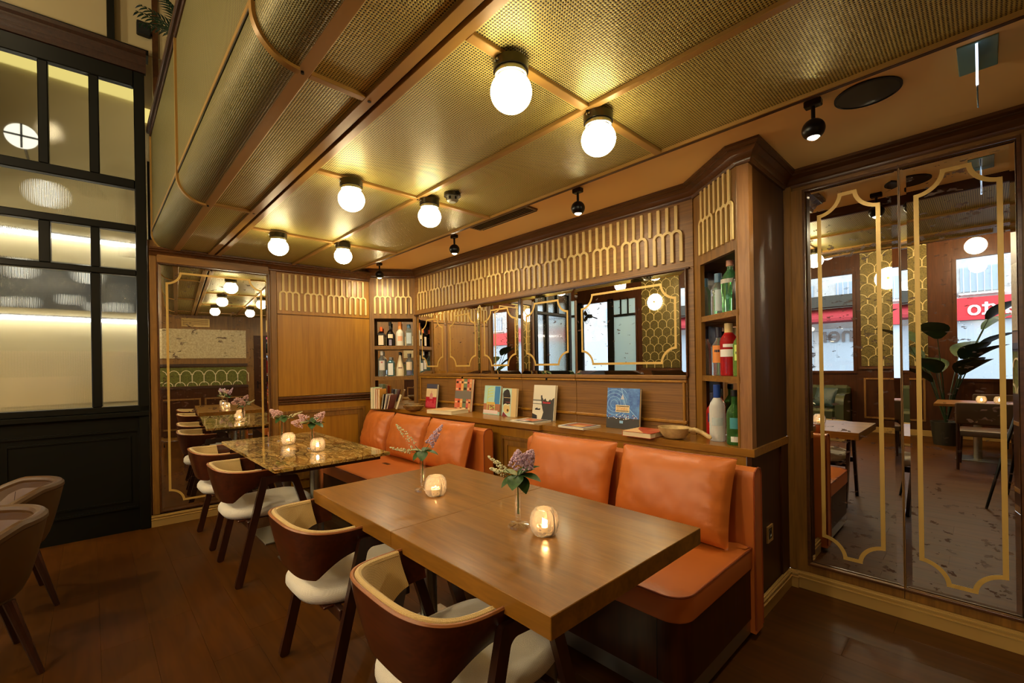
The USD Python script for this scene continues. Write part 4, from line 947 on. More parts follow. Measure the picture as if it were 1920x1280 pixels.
tub_chair((-3.90, -0.43, 0), 0.2, 'cognac leather tub chair at the picture left, the farther one', LEATHB, LEATHI, 'cognac tub chairs at the left edge')

# ------------------------------------------------------------------ vases and candle glasses
def leaf_mesh(L, Wd, bend, n=8):
    P = []
    for i in range(n):
        q = i / (n - 1); w = Wd * math.sin(math.pi * min(1, q * 0.93 + 0.06)) ** 0.8
        P.append([(L * q, -w, -bend * q * q + 0.25 * w), (L * q, 0, -bend * q * q), (L * q, w, -bend * q * q + 0.25 * w)])
    return grid_mesh(np.array(P))
def orient(m, az, el, loc):
    m = m.copy(); m.apply_transform(trimesh.transformations.rotation_matrix(-el, (0, 1, 0))); m.apply_transform(trimesh.transformations.rotation_matrix(az, (0, 0, 1))); m.apply_translation(loc); return m
FLORET = trimesh.creation.icosphere(0, 1.0)
def bloom(L, R, n, g, sz=0.0042):
    out = []
    for i in range(n):
        q = g.random(); r = R * (1 - q) ** 0.6 * (0.6 + 0.4 * g.random()); a = g.random() * 2 * math.pi
        m = FLORET.copy(); m.apply_scale(sz * (0.7 + 0.6 * g.random())); m.apply_translation((L * q, r * math.cos(a), r * math.sin(a))); out.append(m)
    return trimesh.util.concatenate(out)
def vase(loc, label, blooms, leaves, seed, h=0.19):
    g = random.Random(seed); t = thing('bud_vase', label, 'vase', loc)
    pr = [(0, 0), (0.039, 0), (0.0415, 0.004), (0.039, 0.012), (0.012, 0.016), (0.009, 0.022), (0.0125, 0.03), (0.0135, h), (0.0115, h), (0.0105, 0.04), (0, 0.036)]
    obj('glass', lathe(pr, 28), VASEG, t, 40)
    st = []
    for az, el, L, R, kind in blooms:
        d = np.array([math.cos(el) * math.cos(az), math.cos(el) * math.sin(az), math.sin(el)]); b0 = np.array([0, 0, h - 0.01]); b1 = b0 + d * 0.055
        st.append(tube([(0.003 * math.cos(az), 0.003 * math.sin(az), 0.05), b0, b1], 0.0016, 6))
        mat = {'lilac': LILAC, 'pink': PINK, 'ivory': IVORY}[kind]; big = kind != 'ivory'; L, R = L * 1.15, R * (1.15 if big else 1.0)
        obj('flower_head', orient(bloom(L, R, 150 if big else 90, g, 0.0046 if big else 0.0034), az, el, b1), mat, t, False)
    obj('stems', st, LEAF, t)
    for az, el, L, pale in leaves:
        obj('leaf', orient(leaf_mesh(L * 1.2, L * 0.42, L * 0.3), az, el, (0.004 * math.cos(az), 0.004 * math.sin(az), h + 0.004)), LEAFP if pale else LEAF, t, True)
lv = [(0.3, 0.1, 0.075, 0), (1.5, 0.35, 0.07, 0), (2.4, 0.0, 0.075, 0), (3.5, 0.3, 0.07, 1), (4.4, -0.3, 0.06, 0), (5.3, -0.1, 0.075, 0), (0.9, 0.6, 0.07, 0), (6.0, -0.5, 0.065, 0)]
vase((-1.211, 1.160, 0.75), 'slender glass bud vase with pale lilac bloom, nearest the camera', [(0.8, 1.1, 0.06, 0.032, 'lilac'), (5.6, 1.2, 0.06, 0.034, 'lilac'), (1.6, 0.75, 0.06, 0.026, 'pink'), (3.7, 0.62, 0.075, 0.012, 'ivory'), (3.5, 0.25, 0.06, 0.013, 'ivory')], lv, 21)
vase((-1.895, 1.174, 0.75), 'slender glass bud vase with spreading ivory spikes, on the left oak table', [(1.0, 0.95, 0.10, 0.022, 'lilac'), (3.6, 0.75, 0.13, 0.022, 'ivory'), (3.9, 0.2, 0.095, 0.013, 'ivory')], [(a + 0.4, e - 0.1, L * 0.85, p) for a, e, L, p in lv[:6]], 22)
vase((-4.060, 1.162, 0.75), 'slender glass bud vase at the far end of the marble table', [(3.3, 0.6, 0.06, 0.034, 'pink'), (4.6, 0.8, 0.06, 0.034, 'pink'), (0.9, 0.35, 0.11, 0.014, 'ivory')], [(a + 0.9, e, L, p) for a, e, L, p in lv[:6]], 23)
vase((-3.505, 1.214, 0.75), 'slender glass bud vase with drooping pink blooms on the marble table', [(4.2, 0.15, 0.08, 0.036, 'pink'), (4.0, 0.65, 0.06, 0.034, 'pink'), (0.7, 0.75, 0.075, 0.034, 'pink')], [(a + 1.5, e, L * 1.1, p) for a, e, L, p in lv[:7]], 24)
def votive(loc, label):
    t = thing('candle_glass', label, 'candle holder', loc)
    def surf(off, bump, z0):
        zz = np.concatenate([[0.0], np.linspace(0.02, 0.985, 22)]); ph = np.linspace(0, 2 * math.pi, 97); rows = []
        for q in zz:
            z = z0 + (0.094 - z0) * q; s_ = (z - 0.045) / 0.058; r = 0.0495 * math.sqrt(max(0.05, 1 - min(1, abs(s_)) ** 2.4)) - off
            if q == 0: r = 0.0005
            b = bump * np.abs(np.cos(8 * ph)) * abs(math.cos(math.pi * z / 0.0155)); rows.append(np.column_stack([(r + b) * np.cos(ph), (r + b) * np.sin(ph), np.full_like(ph, z)]))
        return np.array(rows)
    P = surf(0.0, 0.0034, 0.0); Q = surf(0.004, 0.0, 0.006)
    obj('glass', thick_grid(P, Q), CRYST, t, 20)
    obj('candle', cyl(0.019, 0.0065, 0.03, seg=20), plain('candle_wax', lin(244, 226, 190), 0.6), t)
    obj('flame', lathe([(0, 0.031), (0.004, 0.036), (0.0055, 0.042), (0.003, 0.052), (0, 0.06)], 10), FLAME, t)
votive((-1.095, 1.177, 0.75), 'dimpled crystal candle glass nearest the camera')
votive((-1.789, 1.177, 0.75), 'dimpled crystal candle glass on the left oak table')
votive((-3.833, 1.144, 0.75), 'dimpled crystal candle glass at the far end of the marble table')
votive((-3.370, 1.205, 0.75), 'dimpled crystal candle glass on the marble table, nearer the bench')

# ------------------------------------------------------------------ books
def cov(name, col): return plain('cover_' + name, lin(*col), 0.4)
def book_parts(t, w, h, th, cover, pages=True, prints=(), M=None, spine_mat=None):
    """front at y=0 (x to the right, z up), thickness back to y=th, spine on the left"""
    M = np.eye(4) if M is None else M
    def put(nm, m, mat, p=t): 
        m = m.copy(); m.apply_transform(M); return obj(nm, m, mat, p, False)
    c = 0.0022
    cv = trimesh.util.concatenate([box(0, w, 0, c, 0, h), box(0, w, th - c, th, 0, h), box(0, c, c, th - c, 0, h)])
    cp = put('cover', cv, cover)
    put('pages', box(c, w - 0.003, c, th - c, 0.003, h - 0.003), PAPER)
    for poly, mat, *nm in prints:
        m = extr(poly, 0.0007); m.apply_transform(np.array([[1, 0, 0, 0], [0, 0, -1, 0.0], [0, 1, 0, 0], [0, 0, 0, 1.0]])); put(nm[0] if nm else 'cover_print', m, mat)
    return cp
def lettering(t, s, h, x, z, mat, M, y=-0.0008, maxw=None):
    m = meshkit.text_mesh(s, h, 0.0006, True)
    if maxw: m.apply_scale((maxw / m.bounds[1][0], 1, 1))
    m.apply_transform(np.array([[1, 0, 0, x], [0, 0, -1, y], [0, 1, 0, z], [0, 0, 0, 1.0]])); m.apply_transform(M); obj('lettering', m, mat, t, False)
TR = trimesh.transformations
def upright(x, y, rz=0.0, lean=0.14):
    return TR.translation_matrix((0, 0, 0)) @ TR.rotation_matrix(rz, (0, 0, 1)) @ TR.rotation_matrix(-lean, (1, 0, 0))
def rectz(x0, x1, z0, z1): return sbox(x0, z0, x1, z1)
ZB = ZT + 0.001
def stand(label, x, y, rz, lean): return thing('book', label, 'book', (x, y, ZB)), upright(0, 0, rz, lean)
YBK = 2.70
# city view paperback
t, M = stand('upright paperback with a pink and cream city view cover', -4.285, YBK, 0.0, 0.12)
w, h = 0.205, 0.262
g = random.Random(3); sky = [(rectz(0, w, 0.12, h - 0.05), cov('cream', (222, 196, 150))), (rectz(0, w, h - 0.05, h), cov('slate', (70, 70, 88))), (rectz(0, w, 0.0, 0.12), cov('crimson', (178, 24, 48)))]
dome_p = unary_union([Point(w / 2, 0.135).buffer(0.03), rectz(w / 2 - 0.03, w / 2 + 0.03, 0.1, 0.135), rectz(w / 2 - 0.004, w / 2 + 0.004, 0.16, 0.19)])
sky += [(dome_p, cov('rose', (206, 140, 128)))]
sky += [(rectz(0.01 + k * 0.024, 0.028 + k * 0.024, 0.01, 0.05 + 0.05 * g.random()), cov('pinkred', (206, 70, 84))) for k in range(8)]
sky = [(p if i < 3 else p, m) for i, (p, m) in enumerate(sky)]
def layered(prints): 
    out = []
    for i, (p, m, *n) in enumerate(prints): out.append((p, m, *n))
    return out
def stack_prints(t, M, prints, step=0.00025):
    for i, (p, m) in enumerate(prints):
        e = extr(p, 0.0004 + step * i); e.apply_transform(np.array([[1, 0, 0, 0], [0, 0, -1, 0.0], [0, 1, 0, 0], [0, 0, 0, 1.0]])); e.apply_transform(M); obj('cover_print', e, m, t, False)
book_parts(t, w, h, 0.022, cov('slate', (70, 70, 88)), M=M); stack_prints(t, M, sky)
for k in range(4): pass
stack_prints(t, M, [(rectz(0.02, 0.16, h - 0.035, h - 0.022), WHITE)], 0.004)
# tall patterned spine cover
t, M = stand('tall upright book with a cover of coloured book spines and a grey band', -3.752, YBK + 0.005, 0.0, 0.12)
w, h = 0.262, 0.325; cols = [(214, 116, 84), (206, 92, 62), (224, 160, 90), (106, 124, 92), (196, 92, 82), (216, 150, 100)]
book_parts(t, w, h, 0.03, cov('coral', (206, 110, 80)), M=M); pr = []
xs = [0, 0.05, 0.09, 0.13, 0.19, 0.225, w]
for k in range(6): pr.append((rectz(xs[k] + 0.001, xs[k + 1] - 0.001, 0, h), cov('spine%s' % 'abcdef'[k], cols[k])))
for k in range(6):
    for q in range(5): pr.append((rectz(xs[k] + 0.008, xs[k + 1] - 0.008, 0.02 + q * 0.065, 0.02 + q * 0.065 + 0.008 + 0.018 * g.random()), cov('ink%s' % 'ab'[(k + q) % 2], ((60, 36, 28), (226, 196, 150))[(k + q) % 2])))
pr.append((rectz(0, w, 0.125, 0.205), cov('greyband', (112, 106, 98)))); stack_prints(t, M, pr, 0.00004)
# pale blue interior painting-like cover (generic)
t, M = stand('upright book with a pale blue and yellow painted interior on its cover', -3.283, YBK + 0.003, 0.0, 0.12)
w, h = 0.232, 0.268
pr = [(rectz(0, w, 0, h), cov('aqua', (166, 204, 190))), (rectz(0.15, 0.222, 0.10, h - 0.006), cov('sea', (66, 130, 184))), (rectz(0, w, 0.03, 0.10), cov('clay', (172, 112, 78))), (rectz(0.04, 0.16, 0.09, 0.115), cov('straw', (206, 172, 82)))]
for k in range(4): pr.append((LineString([(0.055, 0.155 + 0.027 * k), (0.09, 0.168 + 0.027 * k), (0.125, 0.172 + 0.027 * k)]).buffer(0.004), cov('lime', (196, 206, 112))))
for x in (0.05, 0.085, 0.155): pr.append((rectz(x, x + 0.007, 0.035, 0.235 if x == 0.05 else 0.1), cov('lime', (196, 206, 112))))
pr += [(LineString([(0.09, 0.05), (0.155, 0.075)]).buffer(0.004), cov('lime', (0, 0, 0))), (LineString([(0.09, 0.085), (0.15, 0.06)]).buffer(0.0035), cov('moss', (92, 96, 50))), (rectz(0.002, 0.205, 0.008, 0.04), cov('blush', (222, 200, 196)))]
book_parts(t, w, h, 0.025, cov('plum', (96, 40, 44)), M=M); stack_prints(t, M, pr, 0.00006)
# portrait cover (generic figure in a dark hat)
t, M = stand('upright cream book with a painted figure in a tall dark hat on its cover', -3.005, YBK - 0.012, 0.0, 0.10)
w, h = 0.182, 0.25
pr = [(rectz(0, 0.118, 0, h), cov('mint', (176, 206, 190))), (rectz(0.118, w, 0, h), cov('parch', (206, 178, 126)))]
hat = Polygon([(0.012, 0.10), (0.012, 0.155), (0.006, 0.2), (0.02, 0.225), (0.06, 0.243), (0.085, 0.232), (0.105, 0.185), (0.108, 0.10)])
pr += [(Point(0.062, 0.07).buffer(0.043), cov('skin', (214, 186, 124))), (hat, cov('soot', (38, 32, 30))), (rectz(0.02, 0.105, 0.163, 0.168), cov('parch', (0, 0, 0))), (rectz(0.045, 0.105, 0.125, 0.129), cov('brick', (170, 60, 50))),
       (LineString([(0.028, 0.102), (0.05, 0.108), (0.07, 0.1), (0.1, 0.106)]).buffer(0.006), IVORY), (Point(0.078, 0.055).buffer(0.013), cov('umberp', (96, 66, 34))), (Polygon([(0.005, 0.0), (0.02, 0.04), (0.06, 0.012), (0.085, 0.0)]), cov('wine', (126, 48, 60)))]
book_parts(t, w, h, 0.024, cov('parch', (206, 178, 126)), M=M); stack_prints(t, M, pr, 0.00006)
# black and white city photograph cover
t, M = stand('upright book with a black and white waterfront photograph and red word on its cover', -2.635, YBK + 0.0, 0.0, 0.13)
w, h = 0.24, 0.288
pr = [(rectz(0, w, 0, h), cov('fog', (214, 206, 184)))]
city = Polygon([(0.235, 0.0), (0.235, 0.188), (0.2, 0.165), (0.19, 0.175), (0.17, 0.155), (0.15, 0.16), (0.14, 0.18), (0.12, 0.165), (0.105, 0.185), (0.1, 0.205), (0.085, 0.2), (0.09, 0.165), (0.1, 0.13), (0.115, 0.085), (0.125, 0.065), (0.11, 0.02), (0.10, 0.0)])
pr += [(rectz(0.0, 0.1, 0.155, 0.166), cov('smoke', (110, 106, 98))), (rectz(0, 0.1, 0.128, 0.134), cov('smoke', (110, 106, 98))), (city, cov('soot2', (58, 54, 48))), (Polygon([(0, 0), (0.06, 0), (0.055, 0.035), (0, 0.05)]), cov('soot', (0, 0, 0))), (Polygon([(0.03, 0.08), (0.085, 0.08), (0.09, 0.095), (0.06, 0.09), (0.055, 0.1), (0.03, 0.092)]), cov('soot', (0, 0, 0)))]
book_parts(t, w, h, 0.026, cov('fog', (214, 206, 184)), M=M); stack_prints(t, M, pr, 0.00006)
lettering(t, "ARA GÜLER'S", 0.013, 0.012, 0.139, WHITE, M, -0.0012, 0.088); lettering(t, 'İstanbul', 0.015, 0.112, 0.137, cov('signal', (214, 40, 52)), M, -0.0014, 0.085)
# blue book
t, M = stand('large upright blue book with a boxed title and dark lower edge', -1.882, YBK - 0.01, 0.0, 0.10)
w, h = 0.262, 0.283
pr = [(rectz(0, w, 0, h), mottled('cover_azure', lin(52, 84, 166), lin(96, 150, 212), 26.0, 0.4, 0.0)), (rectz(0, w, 0, 0.075), cov('soot2', (0, 0, 0)))]
for k in range(5): pr.append((Point(0.06, 0.17).buffer(0.03 + 0.024 * k, 20).boundary.buffer(0.0018).intersection(rectz(0, 0.16, 0.08, h)), cov('iceblue', (140, 186, 226))))
pr.append((LineString([(0.115, h), (0.15, 0.17), (0.25, 0.08)]).buffer(0.003).intersection(rectz(0, w, 0, h)), cov('iceblue', (0, 0, 0))))
for k in range(46): pr.append((rectz(*(lambda x, z: (x, x + 0.006, z, z + 0.006))(0.01 + 0.235 * g.random(), 0.064 + 0.03 * g.random())), WHITE if k % 3 else cov('wine', (0, 0, 0))))
pr += [(Polygon([(0.112, 0.205), (0.142, 0.205), (0.127, 0.24)]), cov('silver', (196, 196, 204))), (rectz(0.075, 0.185, 0.115, 0.165), cov('label', (226, 206, 160))), (rectz(0.08, 0.18, 0.154, 0.159), cov('soot', (0, 0, 0))), (rectz(0.08, 0.18, 0.121, 0.126), cov('soot', (0, 0, 0))), (rectz(0.11, 0.138, 0.038, 0.056), cov('iceblue', (0, 0, 0)))]
book_parts(t, w, h, 0.028, cov('soot', (38, 32, 30)), M=M); stack_prints(t, M, pr, 0.00003)
lettering(t, 'ISTANBUL', 0.018, 0.084, 0.131, cov('ochre', (206, 150, 84)), M, -0.0027, 0.092)
# books lying flat
def flat(label, x, y, w, d, th, rz, cover, prints):
    t = thing('book', label, 'book', (x, y, ZB), rz)
    M = np.array([[1, 0, 0, 0], [0, 0, 1, 0], [0, -1, 0, th], [0, 0, 0, 1.0]])   # cover faces up
    book_parts(t, w, d, th, cover, M=M); stack_prints(t, M, prints, 0.00006); return t
flat('thick cream book lying flat in front of the spine pattern book', -3.75, 2.38, 0.33, 0.24, 0.036, 0.18, cov('butter', (226, 206, 160)), [(rectz(0.01, 0.22, 0.01, 0.23), cov('peach', (222, 176, 112))), (rectz(0.01, 0.32, 0.16, 0.19), cov('coral', (0, 0, 0)))])
flat('thin glossy magazine lying flat beside the black and white book', -2.655, 2.47, 0.27, 0.2, 0.012, -0.02, cov('snow', (230, 228, 220)), [(rectz(0.03, 0.26, 0.01, 0.19), cov('soot2', (0, 0, 0))), (rectz(0.05, 0.2, 0.06, 0.18), cov('terra', (186, 104, 66))), (rectz(0.06, 0.14, 0.03, 0.09), cov('blush', (0, 0, 0)))])
flat('thin glossy magazine lying flat left of the blue book', -2.15, 2.475, 0.235, 0.2, 0.014, -0.03, cov('snow', (0, 0, 0)), [(rectz(0.02, 0.225, 0.01, 0.19), cov('slate', (0, 0, 0))), (rectz(0.04, 0.2, 0.04, 0.18), cov('terra', (0, 0, 0))), (rectz(0.1, 0.19, 0.03, 0.1), cov('peach', (0, 0, 0)))])
flat('thick terracotta book lying flat in front of the blue book', -1.59, 2.445, 0.2, 0.21, 0.032, -0.02, cov('brickred', (178, 74, 44)), [(Polygon([(0, 0), (0.15, 0), (0.04, 0.12), (0, 0.2)]), cov('peach', (0, 0, 0))), (rectz(0.12, 0.2, 0.1, 0.2), cov('terra', (0, 0, 0)))])
# row of leaning books in front of the left corner cabinet
row = [('mint green spined book, leftmost of the leaning row', 0.03, 0.235, (168, 204, 172), 0.0), ('ivory spined book, second of the leaning row', 0.028, 0.228, (214, 200, 166), 0.0), ('red orange spined book of the leaning row', 0.022, 0.215, (196, 84, 48), 0.01), ('amber spined book of the leaning row', 0.022, 0.215, (220, 156, 62), 0.015),
       ('slim dark spined book leaning in the row', 0.014, 0.165, (52, 44, 40), 0.16), ('slim white spined book leaning in the row', 0.014, 0.165, (206, 204, 196), 0.2), ('slim plum spined book leaning in the row', 0.014, 0.16, (110, 50, 50), 0.26), ('cream book leaning at the right end of the row, its cover showing', 0.016, 0.16, (216, 204, 166), 0.32)]
base = np.array([-4.69, 2.335]); dv = np.array([0.86, 0.51]); a0 = math.atan2(dv[1], dv[0]); u = 0.0
for i, (l, th, h, c, ln) in enumerate(row):
    t = thing('book', l, 'book', (*(base + dv * u), ZB), a0 - math.pi / 2 + (0.55 if i == 7 else 0.0))
    M = TR.rotation_matrix(math.pi / 2, (0, 0, 1)) @ np.eye(4)
    # local: y of the book runs along the row, spine towards the room
    K = np.array([[0, 0, 0, 0]])
    m4 = TR.rotation_matrix(ln, (1, 0, 0)) if False else TR.rotation_matrix(-ln, (1, 0, 0))
    book_parts(t, 0.13, h, th, cov('row%s' % 'abcdefgh'[i], c), M=m4)
    if i == 7: stack_prints(t, m4, [(rectz(0.04, 0.09, 0.03, 0.08), cov('peach', (0, 0, 0)))])
    u += th + 0.003 + (0.016 if ln > 0.1 else 0) 
    if i in (3,): u += 0.012

# ------------------------------------------------------------------ carved bowls
def bowl(label, x, y, a, b, h, mat, rz=0.0, handle=False, th=0.008):
    t = thing('wooden_bowl', label, 'bowl', (x, y, ZB), rz)
    ph = np.linspace(0, 2 * math.pi, 49); qs = np.linspace(0, 1, 9)
    P = np.array([np.column_stack([(0.42 + 0.58 * q ** 0.6) * a * np.cos(ph) * (0.001 if i == 0 else 1), (0.42 + 0.58 * q ** 0.6) * b * np.sin(ph) * (0.001 if i == 0 else 1), h * q ** 1.25 + 0 * ph]) for i, q in enumerate([0, 0, *qs[1:]])])
    Q = np.array([np.column_stack([((0.40 + 0.58 * q ** 0.6) * a - th) * np.cos(ph) * (0.001 if i == 0 else 1), ((0.40 + 0.58 * q ** 0.6) * b - th) * np.sin(ph) * (0.001 if i == 0 else 1), th + (h - th) * q ** 1.25 + 0 * ph]) for i, q in enumerate([0, 0, *qs[1:]])])
    obj('bowl_body', thick_grid(P, Q), mat, t, 50)
    if handle:
        c = [(a * 0.9, 0, h * 0.86), (a + 0.03, 0, h * 0.96), (a + 0.07, 0, h * 0.78), (a + 0.115, 0, h * 0.45), (a + 0.125, 0, h * 0.35)]; m = tube(c, [0.012, 0.013, 0.012, 0.013, 0.008], 10); obj('handle', m, mat, t, 60)
bowl('carved pale wooden scoop bowl with a long handle, at the right end of the counter', -1.300, 2.560, 0.10, 0.085, 0.068, BOWLW, -0.05, True)
bowl('dark mottled shallow bowl at the left end of the counter, nearer the bench', -4.09, 2.435, 0.13, 0.085, 0.052, BOWLT, 0.3)
bowl('dark mottled shallow bowl at the left end of the counter, behind the leaning books', -4.27, 2.545, 0.10, 0.065, 0.052, BOWLT, 0.6)

# ------------------------------------------------------------------ bottles
def gl(name, col, tr=0.9, rough=0.03): return plain('bottle_' + name, col, rough, 0.0, transmission_weight=tr, ior=1.35)
B_CLR = gl('clear', (0.88, 0.93, 0.93)); B_GRN = gl('green', (0.30, 0.80, 0.40)); B_DGR = gl('deep_green', (0.10, 0.34, 0.08), 0.75); B_LIM = gl('lime', (0.45, 0.85, 0.2), 0.8)
B_RED = gl('red', (0.72, 0.03, 0.03), 0.65); B_BLU = gl('blue', (0.45, 0.80, 0.92)); B_FRO = gl('frosted', (0.9, 0.92, 0.92), 0.45, 0.5); B_BLK = plain('bottle_black', lin(16, 10, 8), 0.12); B_CRM = plain('bottle_cream', lin(222, 206, 168), 0.25); B_MLK = plain('bottle_milk', lin(216, 210, 190), 0.3)
def col(n, c, r=0.4): return plain('label_' + n, lin(*c), r)
def bottle(label, p, H, R, glass, cap, lab=None, kind='round', neck=0.014, sh=0.58, capH=0.2, facing=None):
    t = thing('bottle', label, 'bottle', p)
    hn = H * (1 - capH)
    if kind == 'cone': pr = [(0, 0), (R, 0), (R * 1.02, 0.01), (R, H * 0.3), (R * 0.6, H * 0.6), (neck, hn * 0.95), (neck, hn), (0, hn)]
    elif kind == 'wide': pr = [(0, 0), (R * 0.8, 0), (R * 0.84, 0.008), (R, H * 0.5), (R * 1.02, H * sh), (R * 0.7, H * (sh + 0.12)), (neck, H * (sh + 0.2)), (neck, hn), (0, hn)]
    else: pr = [(0, 0), (R * 0.93, 0), (R, 0.006), (R, H * sh), (R * 0.86, H * (sh + 0.07)), (neck * 1.15, H * (sh + 0.17)), (neck, H * (sh + 0.2)), (neck, hn), (0, hn)]
    sect = 4 if kind == 'square' else 28
    m = lathe(pr, sect) 
    if kind == 'square': m.apply_transform(TR.rotation_matrix(math.pi / 4 + (facing or 0), (0, 0, 1))); m.apply_scale((1.2, 1.2, 1))
    obj('glass', m, glass, t, 25)
    obj('cap', lathe([(0, hn - 0.004), (neck * 1.22, hn - 0.004), (neck * 1.28, hn), (neck * 1.28, H - 0.002), (neck * 1.2, H), (0, H)], 20), cap, t, 30)
    f = facing if facing is not None else math.atan2(-p[1], -p[0])
    for (z0, z1, mat, half, *rest) in (lab or []):
        a = np.linspace(f - half, f + half, 13); r = R * (1.012 if kind != 'square' else 1.0) + 0.0006
        if kind == 'square':
            wdt = R * 0.62 if half < 1 else R * 0.8; q = box(0.0, 0.0008, -wdt, wdt, z0 * H, z1 * H); q.apply_translation((R * 1.2 * 0.7071 + 0.0004, 0, 0)); q.apply_transform(TR.rotation_matrix(f, (0, 0, 1)))
        else: q = grid_mesh(np.array([[(r * math.cos(x), r * math.sin(x), z) for z in (z0 * H, z1 * H)] for x in a]))
        obj('label', q, mat, t, True)
        if rest:
            tm = meshkit.text_mesh(rest[0], (z1 - z0) * H * 0.5, 0.0005, True); tm.apply_translation((-tm.bounds[1][0] / 2, -tm.bounds[1][1] / 2, 0)); s_ = min(1.0, R * 1.2 / max(tm.bounds[1][0] * 2, 1e-6)); tm.apply_scale((s_, 1, 1))
            tm.apply_transform(np.array([[0, 0, 1, R * (1.03 if kind != 'square' else 0.86) + 0.002], [1, 0, 0, 0], [0, 1, 0, (z0 + z1) / 2 * H], [0, 0, 0, 1.0]])); tm.apply_transform(TR.rotation_matrix(f, (0, 0, 1))); obj('label_lettering', tm, rest[1], t, False)
    return t
def onL(u, z, w=-0.09): return tuple(WDL.p(u, w, z + 0.001))
def onR(u, z, w=-0.08): return tuple(WDR.p(u, w, z + 0.001))
zt, zm = 1.60, 1.243
fL = math.atan2(WDL.n[1], WDL.n[0])
bottle('square dark bottle with orange seal and cream label, top shelf of the left cabinet', onL(0.118, zt), 0.225, 0.047, B_BLK, col('orange', (222, 96, 30)), [(0.05, 0.55, col('cream', (226, 206, 176)), 0.8)], 'square', 0.013, 0.6, 0.22, fL)
bottle('dark bottle with shield label, second on the top shelf of the left cabinet', onL(0.222, zt), 0.285, 0.043, B_BLK, col('black', (14, 12, 12)), [(0.32, 0.48, col('cream', (0, 0, 0)), 0.7), (0.02, 0.26, col('lavender', (150, 140, 160)), 0.35)], 'round', 0.013, 0.5, 0.16)
bottle('white bottle with long orange cap, third on the top shelf of the left cabinet', onL(0.333, zt), 0.285, 0.046, B_MLK, col('orange2', (238, 150, 70)), [(0.2, 0.4, col('apricot', (226, 166, 126)), 0.6)], 'round', 0.016, 0.52, 0.34)
bottle('clear bottle with blue cap, right end of the top shelf of the left cabinet', onL(0.436, zt), 0.255, 0.043, B_CLR, col('bluecap', (84, 120, 150)), [(0.1, 0.6, col('icelabel', (186, 200, 206)), 0.9)], 'square', 0.017, 0.66, 0.14, fL)
bottle('clear bottle with white cap, left end of the left cabinet middle shelf', onL(0.120, zm), 0.30, 0.043, B_CLR, col('white', (226, 226, 222)), [(0.24, 0.62, col('paper', (216, 206, 196)), 0.8), (0.52, 0.58, col('rose', (190, 110, 110)), 0.25)], 'round', 0.015, 0.62, 0.16)
bottle('pale blue square bottle with white label, middle shelf of the left cabinet', onL(0.222, zm), 0.225, 0.045, B_BLU, col('silver', (150, 150, 150), 0.2), [(0.06, 0.68, col('white', (0, 0, 0)), 0.8)], 'square', 0.014, 0.7, 0.14, fL)
bottle('cream conical bottle, third on the middle shelf of the left cabinet', onL(0.330, zm), 0.285, 0.046, B_CRM, col('black', (0, 0, 0)), [(0.32, 0.36, col('maroon', (110, 50, 46)), 0.5)], 'cone', 0.012, 0.6, 0.12)
bottle('clear bottle with cream label, right end of the middle shelf of the left cabinet', onL(0.436, zm), 0.265, 0.043, B_CLR, col('pewter', (110, 106, 100), 0.2), [(0.26, 0.62, col('cream', (0, 0, 0)), 0.9), (0.04, 0.22, col('navy', (96, 100, 130)), 0.7)], 'round', 0.016, 0.62, 0.14)
zt, zm = 1.633, 1.273
bottle('ribbed silver bottle with blue capsule, top shelf of the right cabinet', onR(0.135, zt), 0.255, 0.043, B_CLR, col('bluecap', (0, 0, 0)), [(0.1, 0.6, col('icelabel', (0, 0, 0)), 0.45)], 'round', 0.017, 0.60, 0.2)
bottle('tall pale green bottle with grey collar, top shelf of the right cabinet', onR(0.265, zt), 0.305, 0.05, B_GRN, col('copper', (186, 130, 100)), [(0.56, 0.64, col('greyband', (176, 170, 160)), 1.4)], 'wide', 0.016, 0.62, 0.1)
bottle('black bottle with diamond cream label, right end of the top shelf of the right cabinet', onR(0.368, zt, -0.07), 0.27, 0.036, B_BLK, col('black', (0, 0, 0)), [(0.25, 0.6, col('cream', (0, 0, 0)), 0.5)], 'round', 0.014, 0.6, 0.16)
bottle('clear bottle with slanted orange label, middle shelf of the right cabinet', onR(0.125, zm), 0.29, 0.040, B_CLR, col('ink', (30, 28, 50)), [(0.26, 0.62, col('orange3', (224, 140, 60)), 0.9), (0.48, 0.53, col('ink', (0, 0, 0)), 0.6)], 'round', 0.014, 0.56, 0.2)
bottle('red liqueur bottle with white labels and cream cap, middle shelf of the right cabinet', onR(0.240, zm), 0.305, 0.048, B_RED, col('capcream', (214, 190, 130)), [(0.36, 0.5, col('white', (0, 0, 0)), 1.2), (0.54, 0.6, col('white', (0, 0, 0)), 0.7)], 'round', 0.018, 0.66, 0.2)
bottle('lime green bottle at the right end of the middle shelf of the right cabinet', onR(0.362, zm), 0.29, 0.042, B_LIM, col('ink', (0, 0, 0)), [(0.3, 0.6, col('limelabel', (196, 216, 110)), 0.9), (0.42, 0.47, col('ink', (0, 0, 0)), 0.7)], 'round', 0.014, 0.6, 0.2)
zb_ = ZT
bottle('bright red aperitif bottle with navy label, lowest row of the right cabinet', onR(0.135, zb_, -0.035), 0.27, 0.040, B_RED, col('ink', (0, 0, 0)), [(0.36, 0.55, col('navy2', (26, 30, 80)), 0.8, 'OL', col('yellow', (240, 190, 70))), (0.1, 0.34, col('orange3', (0, 0, 0)), 0.5)], 'round', 0.014, 0.58, 0.18)
bottle('frosted white bottle with blue capsule, in front at the foot of the right cabinet', onR(0.245, zb_, 0.0), 0.325, 0.043, B_FRO, col('royal', (40, 70, 150), 0.25), [(0.28, 0.42, col('icelabel', (0, 0, 0)), 0.7), (0.05, 0.12, col('white', (0, 0, 0)), 0.2)], 'round', 0.0155, 0.60, 0.22)
